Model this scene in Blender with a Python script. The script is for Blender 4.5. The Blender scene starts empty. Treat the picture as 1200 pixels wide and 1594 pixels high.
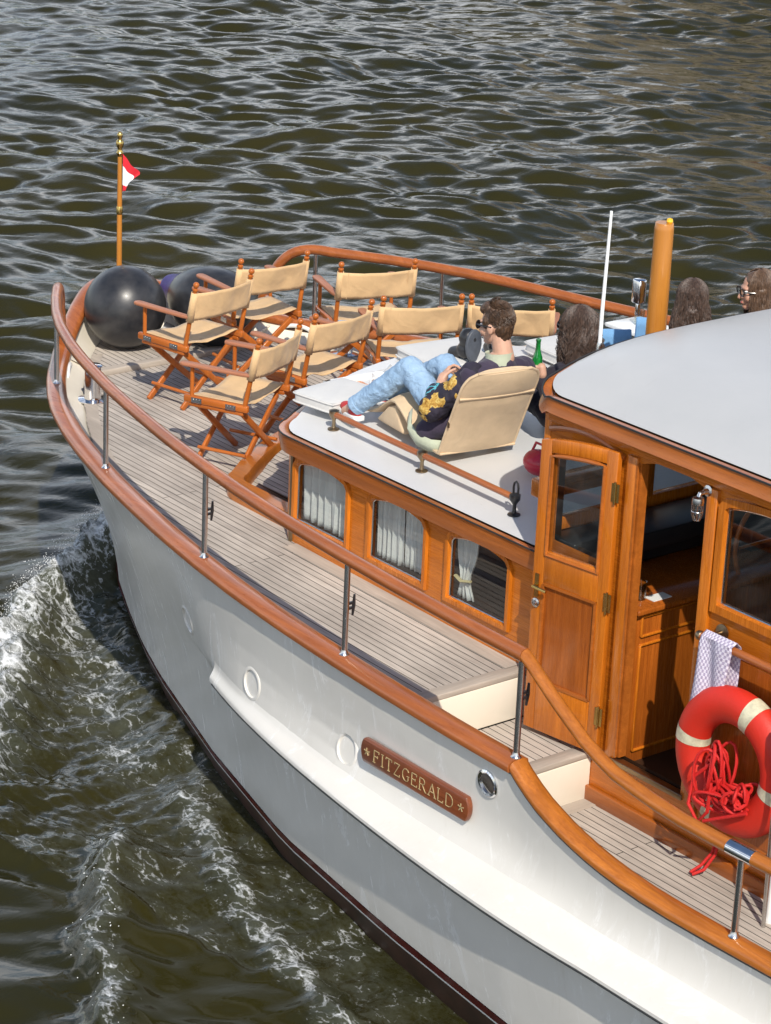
import bpy, bmesh, math, random
import numpy as np
from mathutils import Vector, Matrix, Quaternion
from mathutils import noise as mnoise

# ------------------------------------------------------------------ camera, world, sun
scene = bpy.context.scene
col = scene.collection
RAD = math.radians
CAM = Vector((8.3394, -10.1698, 5.4396))
camd = bpy.data.cameras.new('camera'); cam = bpy.data.objects.new('camera', camd); col.objects.link(cam)
cR = Vector((0.6179034, 0.7851402, 0.0418363)); cU = Vector((-0.2966202, 0.1835005, 0.9372001)); cF = Vector((-0.7281565, 0.5915086, -0.3462740))
cam.matrix_world = Matrix(((cR.x, cU.x, -cF.x, CAM.x), (cR.y, cU.y, -cF.y, CAM.y), (cR.z, cU.z, -cF.z, CAM.z), (0, 0, 0, 1)))
camd.sensor_fit = 'AUTO'; camd.sensor_width = 36.0
camd.lens = 4027.28 / 1594.0 * 36.0
camd.clip_start = 0.1; camd.clip_end = 2000
scene.camera = cam

SUN = Vector((0.885, -0.485, 1.0)).normalized()
EL = math.asin(SUN.z); AZ = math.atan2(SUN.x, SUN.y)
world = bpy.data.worlds.new("World"); scene.world = world; world.use_nodes = True
wn = world.node_tree; wn.nodes.clear()
def wnode(t, **k):
    n = wn.nodes.new(t)
    for a, v in k.items(): setattr(n, a, v)
    return n
wout = wnode('ShaderNodeOutputWorld'); wbg = wnode('ShaderNodeBackground')
sky = wnode('ShaderNodeTexSky', sky_type='NISHITA', sun_disc=False, sun_elevation=EL, sun_rotation=AZ, air_density=1.0, dust_density=0.6, ozone_density=1.2)
wtc = wnode('ShaderNodeTexCoord')
wsep = wnode('ShaderNodeSeparateXYZ'); wn.links.new(wtc.outputs['Generated'], wsep.inputs[0])
# flatten the direction on to a cloud layer: (x, y) / (z + 0.12)
wz = wnode('ShaderNodeMath', operation='ADD'); wn.links.new(wsep.outputs['Z'], wz.inputs[0]); wz.inputs[1].default_value = 0.12
wx = wnode('ShaderNodeMath', operation='DIVIDE'); wn.links.new(wsep.outputs['X'], wx.inputs[0]); wn.links.new(wz.outputs[0], wx.inputs[1])
wy = wnode('ShaderNodeMath', operation='DIVIDE'); wn.links.new(wsep.outputs['Y'], wy.inputs[0]); wn.links.new(wz.outputs[0], wy.inputs[1])
wc = wnode('ShaderNodeCombineXYZ'); wn.links.new(wx.outputs[0], wc.inputs[0]); wn.links.new(wy.outputs[0], wc.inputs[1])
wno = wnode('ShaderNodeTexNoise'); wno.inputs['Scale'].default_value = 1.3; wno.inputs['Detail'].default_value = 7; wno.inputs['Roughness'].default_value = 0.58
wn.links.new(wc.outputs[0], wno.inputs['Vector'])
wr = wnode('ShaderNodeValToRGB'); wr.color_ramp.elements[0].position = 0.46; wr.color_ramp.elements[1].position = 0.60
wr.color_ramp.elements[0].color = (0, 0, 0, 1); wr.color_ramp.elements[1].color = (1, 1, 1, 1)
wn.links.new(wno.outputs['Fac'], wr.inputs['Fac'])
wm = wnode('ShaderNodeMixRGB'); wm.inputs['Color2'].default_value = (15.0, 15.4, 16.2, 1)
wband = wnode('ShaderNodeMapRange'); wband.interpolation_type = 'SMOOTHSTEP'; wn.links.new(wsep.outputs['Z'], wband.inputs[0])
wband.inputs[1].default_value = 0.64; wband.inputs[2].default_value = 0.34; wband.inputs[3].default_value = 0.0; wband.inputs[4].default_value = 1.0      # banks of cloud low down, clear blue overhead
wcl = wnode('ShaderNodeMath', operation='MULTIPLY'); wn.links.new(wr.outputs['Color'], wcl.inputs[0]); wn.links.new(wband.outputs[0], wcl.inputs[1])
wn.links.new(wcl.outputs[0], wm.inputs['Fac']); wn.links.new(sky.outputs[0], wm.inputs['Color1'])
wn.links.new(wm.outputs[0], wbg.inputs['Color']); wbg.inputs['Strength'].default_value = 0.14
wn.links.new(wbg.outputs[0], wout.inputs['Surface'])

sund = bpy.data.lights.new('sun', 'SUN'); sun = bpy.data.objects.new('sun', sund); col.objects.link(sun)
sund.energy = 4.5; sund.angle = RAD(0.55); sund.color = (1.0, 0.93, 0.82)
sun.rotation_mode = 'QUATERNION'; sun.rotation_quaternion = SUN.to_track_quat('Z', 'Y'); sun.location = (20, -10, 30)
scene.view_settings.view_transform = 'Standard'; scene.view_settings.look = 'None'
scene.view_settings.exposure = 0.04; scene.view_settings.gamma = 1.0
scene.cycles.max_bounces = 6; scene.cycles.transparent_max_bounces = 12

random.seed(7); rng = np.random.default_rng(7)
WZ = -1.75          # level of the water; z = 0 is the cap rail amidships; bow points to -X, port side is -Y

# ------------------------------------------------------------------ helpers
def V(*a): return Vector(a)
def link(o, parent=None):
    col.objects.link(o)
    if parent is not None: o.parent = parent
    return o
def empty(name, loc=(0, 0, 0), rz=0.0):
    o = bpy.data.objects.new(name, None); o.location = loc; o.rotation_euler = (0, 0, rz); o.empty_display_size = 0.2
    return link(o)
def tag(o, label=None, cat=None, group=None, kind=None):
    if label: o['label'] = label
    if cat: o['category'] = cat
    if group: o['group'] = group
    if kind: o['kind'] = kind
    return o

class MB:
    def __init__(s): s.v = []; s.f = []; s.m = []
    def add(s, vs, fs, mi=0):
        o = len(s.v); s.v += [tuple(p) for p in vs]
        for f in fs: s.f.append(tuple(i + o for i in f)); s.m.append(mi)
        return s
    def box(s, c, d, rot=None, mi=0):
        hx, hy, hz = d[0] / 2, d[1] / 2, d[2] / 2
        P = [Vector((x, y, z)) for z in (-hz, hz) for y in (-hy, hy) for x in (-hx, hx)]
        if rot is not None: P = [rot @ p for p in P]
        c = Vector(c)
        return s.add([p + c for p in P], [(0, 2, 3, 1), (4, 5, 7, 6), (0, 1, 5, 4), (2, 6, 7, 3), (0, 4, 6, 2), (1, 3, 7, 5)], mi)
    def beam(s, p0, p1, w, h, up=(0, 0, 1), mi=0):
        p0, p1 = Vector(p0), Vector(p1); d = p1 - p0; L = d.length; d.normalize()
        side = d.cross(Vector(up))
        if side.length < 1e-4: side = d.cross(Vector((1, 0, 0)))
        side.normalize(); u = side.cross(d)
        M = Matrix((d, side, u)).transposed()
        return s.box((p0 + p1) / 2, (L, w, h), M, mi)
    def rings(s, rings, closed=True, caps=True, mi=0, loop=False):
        n = len(rings[0]); o = len(s.v)
        for r in rings: s.v += [tuple(p) for p in r]
        k = len(rings)
        for i in range(k if loop else k - 1):
            a = o + i * n; b = o + ((i + 1) % k) * n
            for j in range(n if closed else n - 1):
                j2 = (j + 1) % n
                s.f.append((a + j, a + j2, b + j2, b + j)); s.m.append(mi)
        if caps and not loop and closed:
            s.f.append(tuple(o + j for j in reversed(range(n)))); s.m.append(mi)
            s.f.append(tuple(o + (k - 1) * n + j for j in range(n))); s.m.append(mi)
        return s
    def tube(s, path, r, n=10, mi=0, loop=False, caps=True, flat=1.0, up=None):
        P = [Vector(p) for p in path]; k = len(P)
        R = r if hasattr(r, '__len__') else [r] * k
        T = []
        for i in range(k):
            a = P[(i - 1) % k] if (loop or i > 0) else P[i]
            b = P[(i + 1) % k] if (loop or i < k - 1) else P[i]
            t = b - a
            T.append(t.normalized() if t.length > 1e-9 else Vector((0, 0, 1)))
        u = Vector(up) if up is not None else (Vector((0, 0, 1)) if abs(T[0].z) < 0.9 else Vector((1, 0, 0)))
        rings = []
        for i in range(k):
            if up is not None: u = Vector(up)
            u = u - T[i] * u.dot(T[i])
            if u.length < 1e-6: u = T[i].orthogonal()
            u.normalize(); w = T[i].cross(u)
            rings.append([P[i] + (w * math.cos(2 * math.pi * j / n) * R[i] + u * math.sin(2 * math.pi * j / n) * R[i] * flat) for j in range(n)])
        return s.rings(rings, True, caps, mi, loop)
    def cyl(s, p0, p1, r0, r1=None, n=14, mi=0):
        return s.tube([p0, p1], [r0, r1 if r1 is not None else r0], n, mi)
    def ball(s, c, r, n=16, m=10, mi=0, rot=None):
        R = r if hasattr(r, '__len__') else (r, r, r); c = Vector(c)
        o = len(s.v); vs = []
        for i in range(1, m):
            a = math.pi * i / m
            for j in range(n):
                b = 2 * math.pi * j / n
                p = Vector((R[0] * math.sin(a) * math.cos(b), R[1] * math.sin(a) * math.sin(b), R[2] * math.cos(a)))
                if rot is not None: p = rot @ p
                vs.append(p + c)
        t = Vector((0, 0, R[2])); bt = Vector((0, 0, -R[2]))
        if rot is not None: t = rot @ t; bt = rot @ bt
        vs += [t + c, bt + c]; T = len(vs) - 2; fs = []
        for j in range(n):
            j2 = (j + 1) % n
            fs.append((T, j, j2)); fs.append((T + 1, (m - 2) * n + j2, (m - 2) * n + j))
            for i in range(m - 2):
                fs.append((i * n + j, (i + 1) * n + j, (i + 1) * n + j2, i * n + j2))
        return s.add(vs, fs, mi)
    def lathe(s, prof, c=(0, 0, 0), n=24, axis=None, mi=0):
        c = Vector(c)
        q = Vector((0, 0, 1)).rotation_difference(Vector(axis)) if axis is not None else Quaternion()
        return s.rings([[c + q @ Vector((r * math.cos(2 * math.pi * j / n), r * math.sin(2 * math.pi * j / n), z)) for j in range(n)] for r, z in prof], True, True, mi)
    def prism(s, poly, a, b, mi=0):
        # poly: list of points, extruded from offset a to offset b (vectors)
        a, b = Vector(a), Vector(b); n = len(poly)
        A = [Vector(p) + a for p in poly]; B = [Vector(p) + b for p in poly]
        return s.add(A + B, [tuple(reversed(range(n))), tuple(range(n, 2 * n))] + [(i, (i + 1) % n, n + (i + 1) % n, n + i) for i in range(n)], mi)
    def sweep(s, path, prof, mi=0, loop=False, caps=True, normal=None):
        # prof: (out, up) pairs; 'out' is the horizontal normal of the path (left of travel), mitred
        P = [Vector(p) for p in path]; k = len(P); rings = []
        for i in range(k):
            a = P[(i - 1) % k] if (loop or i > 0) else None
            b = P[(i + 1) % k] if (loop or i < k - 1) else None
            def hn(d):
                v = Vector((-d.y, d.x, 0)); return v.normalized() if v.length > 1e-9 else Vector((0, 1, 0))
            if a is None: n = hn(b - P[i])
            elif b is None: n = hn(P[i] - a)
            else:
                n1, n2 = hn(P[i] - a), hn(b - P[i]); n = (n1 + n2)
                n = n.normalized() if n.length > 1e-6 else n1
                n = n / max(0.5, n.dot(n1))
            rings.append([P[i] + n * o + Vector((0, 0, h)) for o, h in prof])
        return s.rings(rings, True, caps, mi, loop)
    def grid(s, pts, mi=0, flip=False):
        rows, cols_ = len(pts), len(pts[0]); o = len(s.v)
        for r in pts: s.v += [tuple(p) for p in r]
        for i in range(rows - 1):
            for j in range(cols_ - 1):
                f = (o + i * cols_ + j, o + i * cols_ + j + 1, o + (i + 1) * cols_ + j + 1, o + (i + 1) * cols_ + j)
                s.f.append(tuple(reversed(f)) if flip else f); s.m.append(mi)
        return s
    def build(s, name, mats, parent=None, smooth=True, bev=0.0, seg=2, sub=0, solid=0.0, angle=40, loc=None, rz=0.0):
        me = bpy.data.meshes.new(name); me.from_pydata(s.v, [], s.f)
        if not isinstance(mats, (list, tuple)): mats = [mats]
        for m in mats: me.materials.append(m)
        if len(mats) > 1: me.polygons.foreach_set('material_index', s.m)
        bm = bmesh.new(); bm.from_mesh(me); bmesh.ops.recalc_face_normals(bm, faces=bm.faces[:])
        if smooth:
            for f in bm.faces: f.smooth = True
            ca = math.cos(RAD(angle))
            for e in bm.edges:
                if len(e.link_faces) == 2 and e.link_faces[0].normal.dot(e.link_faces[1].normal) < ca: e.smooth = False
        bm.to_mesh(me); bm.free(); me.update()
        o = bpy.data.objects.new(name, me); link(o, parent)
        if loc is not None: o.location = loc
        o.rotation_euler.z = rz
        if solid:
            md = o.modifiers.new('solid', 'SOLIDIFY'); md.thickness = solid; md.offset = 0
        if bev:
            md = o.modifiers.new('bevel', 'BEVEL'); md.width = bev; md.segments = seg; md.limit_method = 'ANGLE'; md.angle_limit = RAD(35); md.harden_normals = False
            for p in me.polygons: p.use_smooth = True
            for e in me.edges: e.use_edge_sharp = False
        if sub:
            md = o.modifiers.new('sub', 'SUBSURF'); md.levels = sub; md.render_levels = sub
        return o

def bake(o):
    dg = bpy.context.evaluated_depsgraph_get(); ev = o.evaluated_get(dg)
    me = bpy.data.meshes.new_from_object(ev); old = o.data
    o.modifiers.clear(); o.data = me; me.name = o.name
    return o
def blob(name, prims, mat, parent=None, voxel=0.012, smooth=6, disp=0.0, dscale=8.0):
    """union of tapered capsules ('c', p0, p1, r0, r1) and ellipsoids ('e', centre, radii[, rot]) fused into one surface"""
    b = MB()
    for p in prims:
        if p[0] == 'c':
            p0, p1 = Vector(p[1]), Vector(p[2]); r0, r1 = p[3], p[4]; d = (p1 - p0)
            if d.length < 1e-5: continue
            d.normalize(); pa = []; ra = []
            for a in (-80, -50, -20, 0): pa.append(p0 + d * (r0 * math.sin(RAD(a)))); ra.append(r0 * math.cos(RAD(a)))
            for a in (0, 20, 50, 80): pa.append(p1 + d * (r1 * math.sin(RAD(a)))); ra.append(r1 * math.cos(RAD(a)))
            b.tube(pa, ra, 14)
        else:
            b.ball(p[1], p[2], 18, 12, 0, p[3] if len(p) > 3 else None)
    o = b.build(name, mat, None)
    md = o.modifiers.new('r', 'REMESH'); md.mode = 'VOXEL'; md.voxel_size = voxel; md.use_smooth_shade = True
    if smooth:
        md = o.modifiers.new('s', 'SMOOTH'); md.factor = 0.5; md.iterations = smooth
    bake(o)
    me = o.data
    if disp:
        n = len(me.vertices); co = np.empty(n * 3); me.vertices.foreach_get('co', co); co = co.reshape(-1, 3)
        no = np.empty(n * 3); me.vertices.foreach_get('normal', no); no = no.reshape(-1, 3)
        dd = np.array([mnoise.fractal(Vector(c) * dscale, 1.0, 2.0, 3) for c in co])
        co += no * (dd * disp)[:, None]; me.vertices.foreach_set('co', co.ravel()); me.update()
    for p in me.polygons: p.use_smooth = True
    if parent is not None: o.parent = parent
    return o

# ------------------------------------------------------------------ materials
MATS = {}
def mat(name):
    m = bpy.data.materials.new(name); m.use_nodes = True
    nt = m.node_tree; bs = nt.nodes['Principled BSDF']; return m, nt, bs
def nd(nt, t, **k):
    n = nt.nodes.new(t)
    for a, v in k.items(): setattr(n, a, v)
    return n
def coords(nt, scale=(1, 1, 1), kind='Object', rot=(0, 0, 0)):
    tc = nd(nt, 'ShaderNodeTexCoord'); mp = nd(nt, 'ShaderNodeMapping'); mp.inputs['Scale'].default_value = scale; mp.inputs['Rotation'].default_value = rot
    nt.links.new(tc.outputs[kind], mp.inputs['Vector']); return mp.outputs[0]
def noise(nt, vec, scale, detail=4, rough=0.55, dist=0.0):
    n = nd(nt, 'ShaderNodeTexNoise'); n.inputs['Scale'].default_value = scale; n.inputs['Detail'].default_value = detail; n.inputs['Roughness'].default_value = rough; n.inputs['Distortion'].default_value = dist
    nt.links.new(vec, n.inputs['Vector']); return n.outputs['Fac']
def ramp(nt, fac, stops):
    r = nd(nt, 'ShaderNodeValToRGB'); e = r.color_ramp.elements
    while len(e) < len(stops): e.new(0.5)
    for i, (p, c) in enumerate(stops): e[i].position = p; e[i].color = (*c, 1) if len(c) == 3 else c
    nt.links.new(fac, r.inputs['Fac']); return r.outputs['Color']
def mix(nt, fac, a, b, mode='MIX'):
    m = nd(nt, 'ShaderNodeMixRGB', blend_type=mode)
    for i, x in ((0, fac), (1, a), (2, b)):
        if isinstance(x, (int, float)): m.inputs[i].default_value = x
        elif isinstance(x, tuple): m.inputs[i].default_value = (*x, 1) if len(x) == 3 else x
        else: nt.links.new(x, m.inputs[i])
    return m.outputs[0]
def math_(nt, op, a, b=None, c=None, clamp=False):
    m = nd(nt, 'ShaderNodeMath', operation=op); m.use_clamp = clamp
    for i, x in enumerate((a, b, c)):
        if x is None: continue
        if isinstance(x, (int, float)): m.inputs[i].default_value = x
        else: nt.links.new(x, m.inputs[i])
    return m.outputs[0]
def bump(nt, bs, h, strength=0.2, dist=0.01):
    b = nd(nt, 'ShaderNodeBump'); b.inputs['Strength'].default_value = strength; b.inputs['Distance'].default_value = dist
    nt.links.new(h, b.inputs['Height']); nt.links.new(b.outputs[0], bs.inputs['Normal'])
def wood(name, dark, light, axis='x', rough=0.27, coat=0.6, stretch=14.0, red=0.0):
    m, nt, bs = mat(name)
    sc = {'x': (1, stretch, stretch), 'y': (stretch, 1, stretch), 'z': (stretch, stretch, 1)}[axis]
    v = coords(nt, sc)
    n1 = noise(nt, v, 2.2, 5, 0.6, 0.6); n2 = noise(nt, v, 9.0, 4, 0.7, 0.2)
    f = math_(nt, 'ADD', math_(nt, 'MULTIPLY', n1, 0.65), math_(nt, 'MULTIPLY', n2, 0.35))
    c = ramp(nt, f, [(0.30, dark), (0.68, light)])
    bsc = {'x': (.7, 5, 5), 'y': (5, .7, 5), 'z': (5, 5, .7)}[axis]
    big = ramp(nt, noise(nt, coords(nt, bsc), 1.6, 4, 0.6, 0.5), [(0.35, (0, 0, 0)), (0.68, (.85, .85, .85))])
    c = mix(nt, big, c, tuple(.45 * a_ + .55 * b_ for a_, b_ in zip(dark, tuple(x * .6 for x in light))))
    fine = ramp(nt, noise(nt, coords(nt, tuple(x * 3 for x in sc)), 14.0, 3, 0.6), [(0.55, (0, 0, 0)), (0.75, (.5, .5, .5))]); c = mix(nt, fine, c, dark)
    nt.links.new(c, bs.inputs['Base Color'])
    r = math_(nt, 'ADD', math_(nt, 'MULTIPLY', n2, 0.2), rough - 0.1); nt.links.new(r, bs.inputs['Roughness'])
    bs.inputs['Coat Weight'].default_value = coat; bs.inputs['Coat Roughness'].default_value = 0.10; bs.inputs['Specular IOR Level'].default_value = 0.3
    bump(nt, bs, n2, 0.08, 0.004)
    return m
def paint(name, c, rough=0.35, var=0.06, scale=3.0, coat=0.0, bmp=0.0, bscale=40.0, c2=None, metallic=0.0, spec=0.5):
    m, nt, bs = mat(name)
    v = coords(nt)
    n = noise(nt, v, scale, 5, 0.6)
    c2 = c2 or tuple(x * (1 - var * 2.5) for x in c)
    nt.links.new(ramp(nt, n, [(0.3, c2), (0.65, c)]), bs.inputs['Base Color'])
    bs.inputs['Roughness'].default_value = rough; bs.inputs['Metallic'].default_value = metallic
    bs.inputs['Coat Weight'].default_value = coat; bs.inputs['Specular IOR Level'].default_value = spec
    if bmp: bump(nt, bs, noise(nt, v, bscale, 4, 0.6), bmp, 0.01)
    return m
def fabric(name, c, scale=500.0, var=0.12, wr=6.0, c2=None):
    m, nt, bs = mat(name); v = coords(nt)
    n = noise(nt, v, 5.0, 4, 0.6); f = noise(nt, v, scale, 2, 0.5)
    c2 = c2 or tuple(x * (1 - var * 2) for x in c)
    a = ramp(nt, n, [(0.3, c2), (0.7, c)])
    nt.links.new(mix(nt, math_(nt, 'MULTIPLY', f, 0.25), a, tuple(x * 0.55 for x in c)), bs.inputs['Base Color'])
    bs.inputs['Roughness'].default_value = 0.9; bs.inputs['Specular IOR Level'].default_value = 0.2
    bs.inputs['Sheen Weight'].default_value = 0.15
    h = math_(nt, 'ADD', noise(nt, v, wr, 3, 0.6, 0.8), math_(nt, 'MULTIPLY', f, 0.03))
    bump(nt, bs, h, 0.5, 0.015)
    return m
def metal(name, c, rough=0.15):
    m, nt, bs = mat(name); v = coords(nt)
    bs.inputs['Metallic'].default_value = 1.0
    n = noise(nt, v, 18.0, 4, 0.6)
    nt.links.new(ramp(nt, n, [(0.3, tuple(x * 0.85 for x in c)), (0.7, c)]), bs.inputs['Base Color'])
    nt.links.new(math_(nt, 'ADD', math_(nt, 'MULTIPLY', n, 0.12), rough - 0.05), bs.inputs['Roughness'])
    return m
def glass(name, tint=(0.9, 0.95, 0.93), refl=1.0):
    m = bpy.data.materials.new(name); m.use_nodes = True; nt = m.node_tree; nt.nodes.clear()
    out = nd(nt, 'ShaderNodeOutputMaterial'); t = nd(nt, 'ShaderNodeBsdfTransparent'); t.inputs[0].default_value = (*tint, 1)
    g = nd(nt, 'ShaderNodeBsdfGlossy'); g.inputs['Roughness'].default_value = 0.02
    ge = nd(nt, 'ShaderNodeNewGeometry'); dt = nd(nt, 'ShaderNodeVectorMath', operation='DOT_PRODUCT'); nt.links.new(ge.outputs['Incoming'], dt.inputs[0]); nt.links.new(ge.outputs['Normal'], dt.inputs[1])
    om = math_(nt, 'SUBTRACT', 1.0, math_(nt, 'ABSOLUTE', dt.outputs['Value'])); fr = math_(nt, 'ADD', math_(nt, 'MULTIPLY', math_(nt, 'POWER', om, 5.0), .92), .075)   # two faces of a pane
    mx = nd(nt, 'ShaderNodeMixShader'); nt.links.new(math_(nt, 'MULTIPLY', fr, refl, clamp=True), mx.inputs[0]); nt.links.new(t.outputs[0], mx.inputs[1]); nt.links.new(g.outputs[0], mx.inputs[2])
    nt.links.new(mx.outputs[0], out.inputs[0]); return m

M = {}
OD, OL = (0.34, 0.080, 0.005), (0.74, 0.222, 0.016)
M['var_x'] = wood('varnish_x', OD, OL, 'x'); M['var_z'] = wood('varnish_z', OD, OL, 'z'); M['var_y'] = wood('varnish_y', OD, OL, 'y')
M['panel'] = wood('panel_grain', (0.18, 0.038, 0.005), (0.52, 0.14, 0.016), 'z', stretch=22)
M['rail'] = wood('rail_wood', (0.24, 0.062, 0.016), (0.50, 0.155, 0.040), 'x', rough=0.3, coat=0.45)
M['rail_raw'] = wood('rail_wood_orange', (0.26, 0.070, 0.010), (0.58, 0.19, 0.028), 'x', rough=0.33, coat=0.45)
M['trim'] = wood('trim_wood', (0.27, 0.070, 0.010), (0.55, 0.16, 0.024), 'x', rough=0.3, coat=0.45)
M['chair'] = wood('chair_wood', (0.30, 0.070, 0.010), (0.62, 0.18, 0.028), 'x', rough=0.35, coat=0.3)
M['chair_v'] = wood('chair_wood_upright', (0.30, 0.070, 0.010), (0.62, 0.18, 0.028), 'z', rough=0.35, coat=0.3)
M['chair_arm'] = wood('chair_arm_wood', (0.30, 0.11, 0.055), (0.50, 0.21, 0.115), 'x', rough=0.5, coat=0.05)
M['plate'] = wood('plate_wood', (0.12, 0.03, 0.012), (0.27, 0.075, 0.024), 'x', rough=0.3, coat=0.6)
M['mast'] = wood('mast_wood', (0.42, 0.15, 0.02), (0.60, 0.25, 0.042), 'z', rough=0.3, coat=0.5, stretch=20)
M['canvas'] = fabric('canvas_beige', (0.72, 0.485, 0.255))
M['pad'] = fabric('lounge_fabric', (0.72, 0.54, 0.345), scale=300, wr=4)
M['white_cushion'] = fabric('cushion_white', (0.64, 0.63, 0.605), var=0.03, wr=5)
def roof_mat(nm='roof_paint', k=1.0):
    m, nt, bs = mat(nm); v = coords(nt)
    c = ramp(nt, noise(nt, v, 1.4, 6, .65), [(.3, (.42 * k, .425 * k, .425 * k)), (.7, (.465 * k, .465 * k, .46 * k))])
    st = ramp(nt, noise(nt, coords(nt, (1, .35, 1)), 5, 6, .7, .8), [(.62, (0, 0, 0)), (.74, (.35, .35, .35))]); c = mix(nt, st, c, (.37 * k, .36 * k, .34 * k))
    sp = ramp(nt, noise(nt, v, 55, 3, .6), [(.70, (0, 0, 0)), (.75, (.5, .5, .5))]); c = mix(nt, sp, c, (.33, .31, .28))
    nt.links.new(c, bs.inputs['Base Color']); nt.links.new(math_(nt, 'ADD', math_(nt, 'MULTIPLY', noise(nt, v, 3, 4), .25), .22), bs.inputs['Roughness'])
    bump(nt, bs, math_(nt, 'ADD', noise(nt, v, 70, 3), math_(nt, 'MULTIPLY', noise(nt, v, 1.8, 2), 2.0)), .06, .006); return m
M['roof'] = roof_mat(); M['roof_deck'] = roof_mat('roof_paint_lit', 1.34)  # brighter copy for the cabin top: light on the flatter roof put into colour
M['cream'] = paint('cream_paint', (0.80, 0.74, 0.62), 0.35, 0.03, 2.5)
M['hull_in'] = M['cream']
M['chrome'] = metal('chrome', (0.75, 0.75, 0.76), 0.1)
M['steel'] = metal('stainless_steel', (0.62, 0.61, 0.6), 0.2)
M['brass'] = metal('brass', (0.62, 0.43, 0.14), 0.25)
M['bronze'] = metal('old_bronze', (0.33, 0.25, 0.16), 0.35)
M['gold'] = paint('gold_leaf', (0.66, 0.52, 0.27), 0.4, 0.2, 60, metallic=0.2)
M['black'] = paint('black_metal', (0.02, 0.02, 0.022), 0.35, 0.1, 20)
M['rubber'] = paint('fender_rubber', (0.012, 0.013, 0.016), 0.36, 0.15, 7.0, coat=0.10, bmp=0.10, bscale=16, c2=(0.040, 0.039, 0.040))
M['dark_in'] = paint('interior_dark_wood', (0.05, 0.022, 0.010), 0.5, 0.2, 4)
M['seam'] = paint('black_sealant', (0.025, 0.025, 0.025), 0.6, 0.05, 10)
M['glass'] = glass('window_glass', (0.86, 0.9, 0.88), 1.6)
M['curtain'] = fabric('curtain_cloth', (0.74, 0.74, 0.74), scale=300, var=0.08)
M['curtain_tie'] = fabric('curtain_tie_cloth', (0.66, 0.55, 0.30))
M['navy'] = fabric('navy_cloth', (0.062, 0.048, 0.078), scale=400, wr=9, c2=(0.032, 0.026, 0.048))
M['dark_cloth'] = fabric('dark_jacket_cloth', (0.03, 0.026, 0.038), scale=400, wr=9)
M['green_lining'] = fabric('pale_green_cloth', (0.52, 0.56, 0.42), scale=400)
M['orange'] = paint('life_ring_orange', (0.64, 0.020, 0.007), 0.55, 0.06, 5, c2=(0.50, 0.022, 0.008), bmp=.12, bscale=90)
M['red_line'] = paint('red_rope', (0.60, 0.012, 0.010), 0.6, 0.1, 120, bmp=0.4, bscale=260)
M['tape'] = paint('reflective_tape', (0.66, 0.63, 0.45), 0.4, 0.12, 25, c2=(0.4, 0.36, 0.25))
M['white_plain'] = paint('white_gloss', (0.82, 0.82, 0.80), 0.25, 0.02, 5)
M['blue_plain'] = fabric('blue_cloth', (0.20, 0.42, 0.72))
M['red_cloth'] = fabric('red_cloth', (0.50, 0.015, 0.04))
M['purple'] = paint('purple_cover', (0.05, 0.03, 0.20), 0.5, 0.2, 12)
M['tan'] = paint('tan_leather', (0.50, 0.38, 0.20), 0.45, 0.08, 6)
M['grey_rubber'] = paint('grey_sole_rubber', (0.085, 0.095, 0.115), 0.5, 0.15, 14, bmp=0.2, bscale=60)
M['charcoal'] = paint('charcoal_strip', (0.045, 0.043, 0.055), 0.4, 0.1, 14)
# ------------------------------------------------------------------ special materials for the yacht
def hull_mat():
    m, nt, bs = mat('hull_paint'); v = coords(nt)
    n = noise(nt, v, 1.3, 4, 0.6); st = noise(nt, coords(nt, (3.0, 3.0, 0.9)), 2.4, 7, 0.7, 0.8)
    c = ramp(nt, n, [(0.3, (0.63, 0.605, 0.56)), (0.7, (0.69, 0.665, 0.615))])
    # dried salt / spray marks
    s = ramp(nt, st, [(0.54, (0, 0, 0)), (0.72, (0.75, 0.75, 0.75))])
    c = mix(nt, s, c, (0.78, 0.77, 0.75))
    dr = ramp(nt, noise(nt, coords(nt, (9, 9, .55)), 3.0, 6, .65, .3), [(0.58, (0, 0, 0)), (0.74, (0.30, 0.30, 0.30))]); c = mix(nt, dr, c, (0.56, 0.52, 0.45))
    sc = ramp(nt, noise(nt, coords(nt, (4, 4, 40)), 3.0, 5, 0.7), [(0.70, (0, 0, 0)), (0.78, (0.22, 0.22, 0.22))])
    c = mix(nt, sc, c, (0.45, 0.42, 0.38))
    # a little grime over the last hand's breadth above the boot top
    sep = nd(nt, 'ShaderNodeSeparateXYZ'); tc = nd(nt, 'ShaderNodeTexCoord'); nt.links.new(tc.outputs['Object'], sep.inputs[0])
    g = nd(nt, 'ShaderNodeMapRange'); nt.links.new(math_(nt, 'ADD', sep.outputs['Z'], math_(nt, 'MULTIPLY', n, 0.22)), g.inputs[0]); g.inputs[1].default_value = -1.18; g.inputs[2].default_value = -1.42; g.inputs[3].default_value = 0; g.inputs[4].default_value = 0.35
    c = mix(nt, g.outputs[0], c, (0.42, 0.39, 0.33))
    nt.links.new(c, bs.inputs['Base Color'])
    nt.links.new(math_(nt, 'ADD', math_(nt, 'MULTIPLY', st, 0.25), 0.12), bs.inputs['Roughness'])
    bump(nt, bs, noise(nt, v, 2.0, 3), 0.05, 0.03)
    return m
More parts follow.
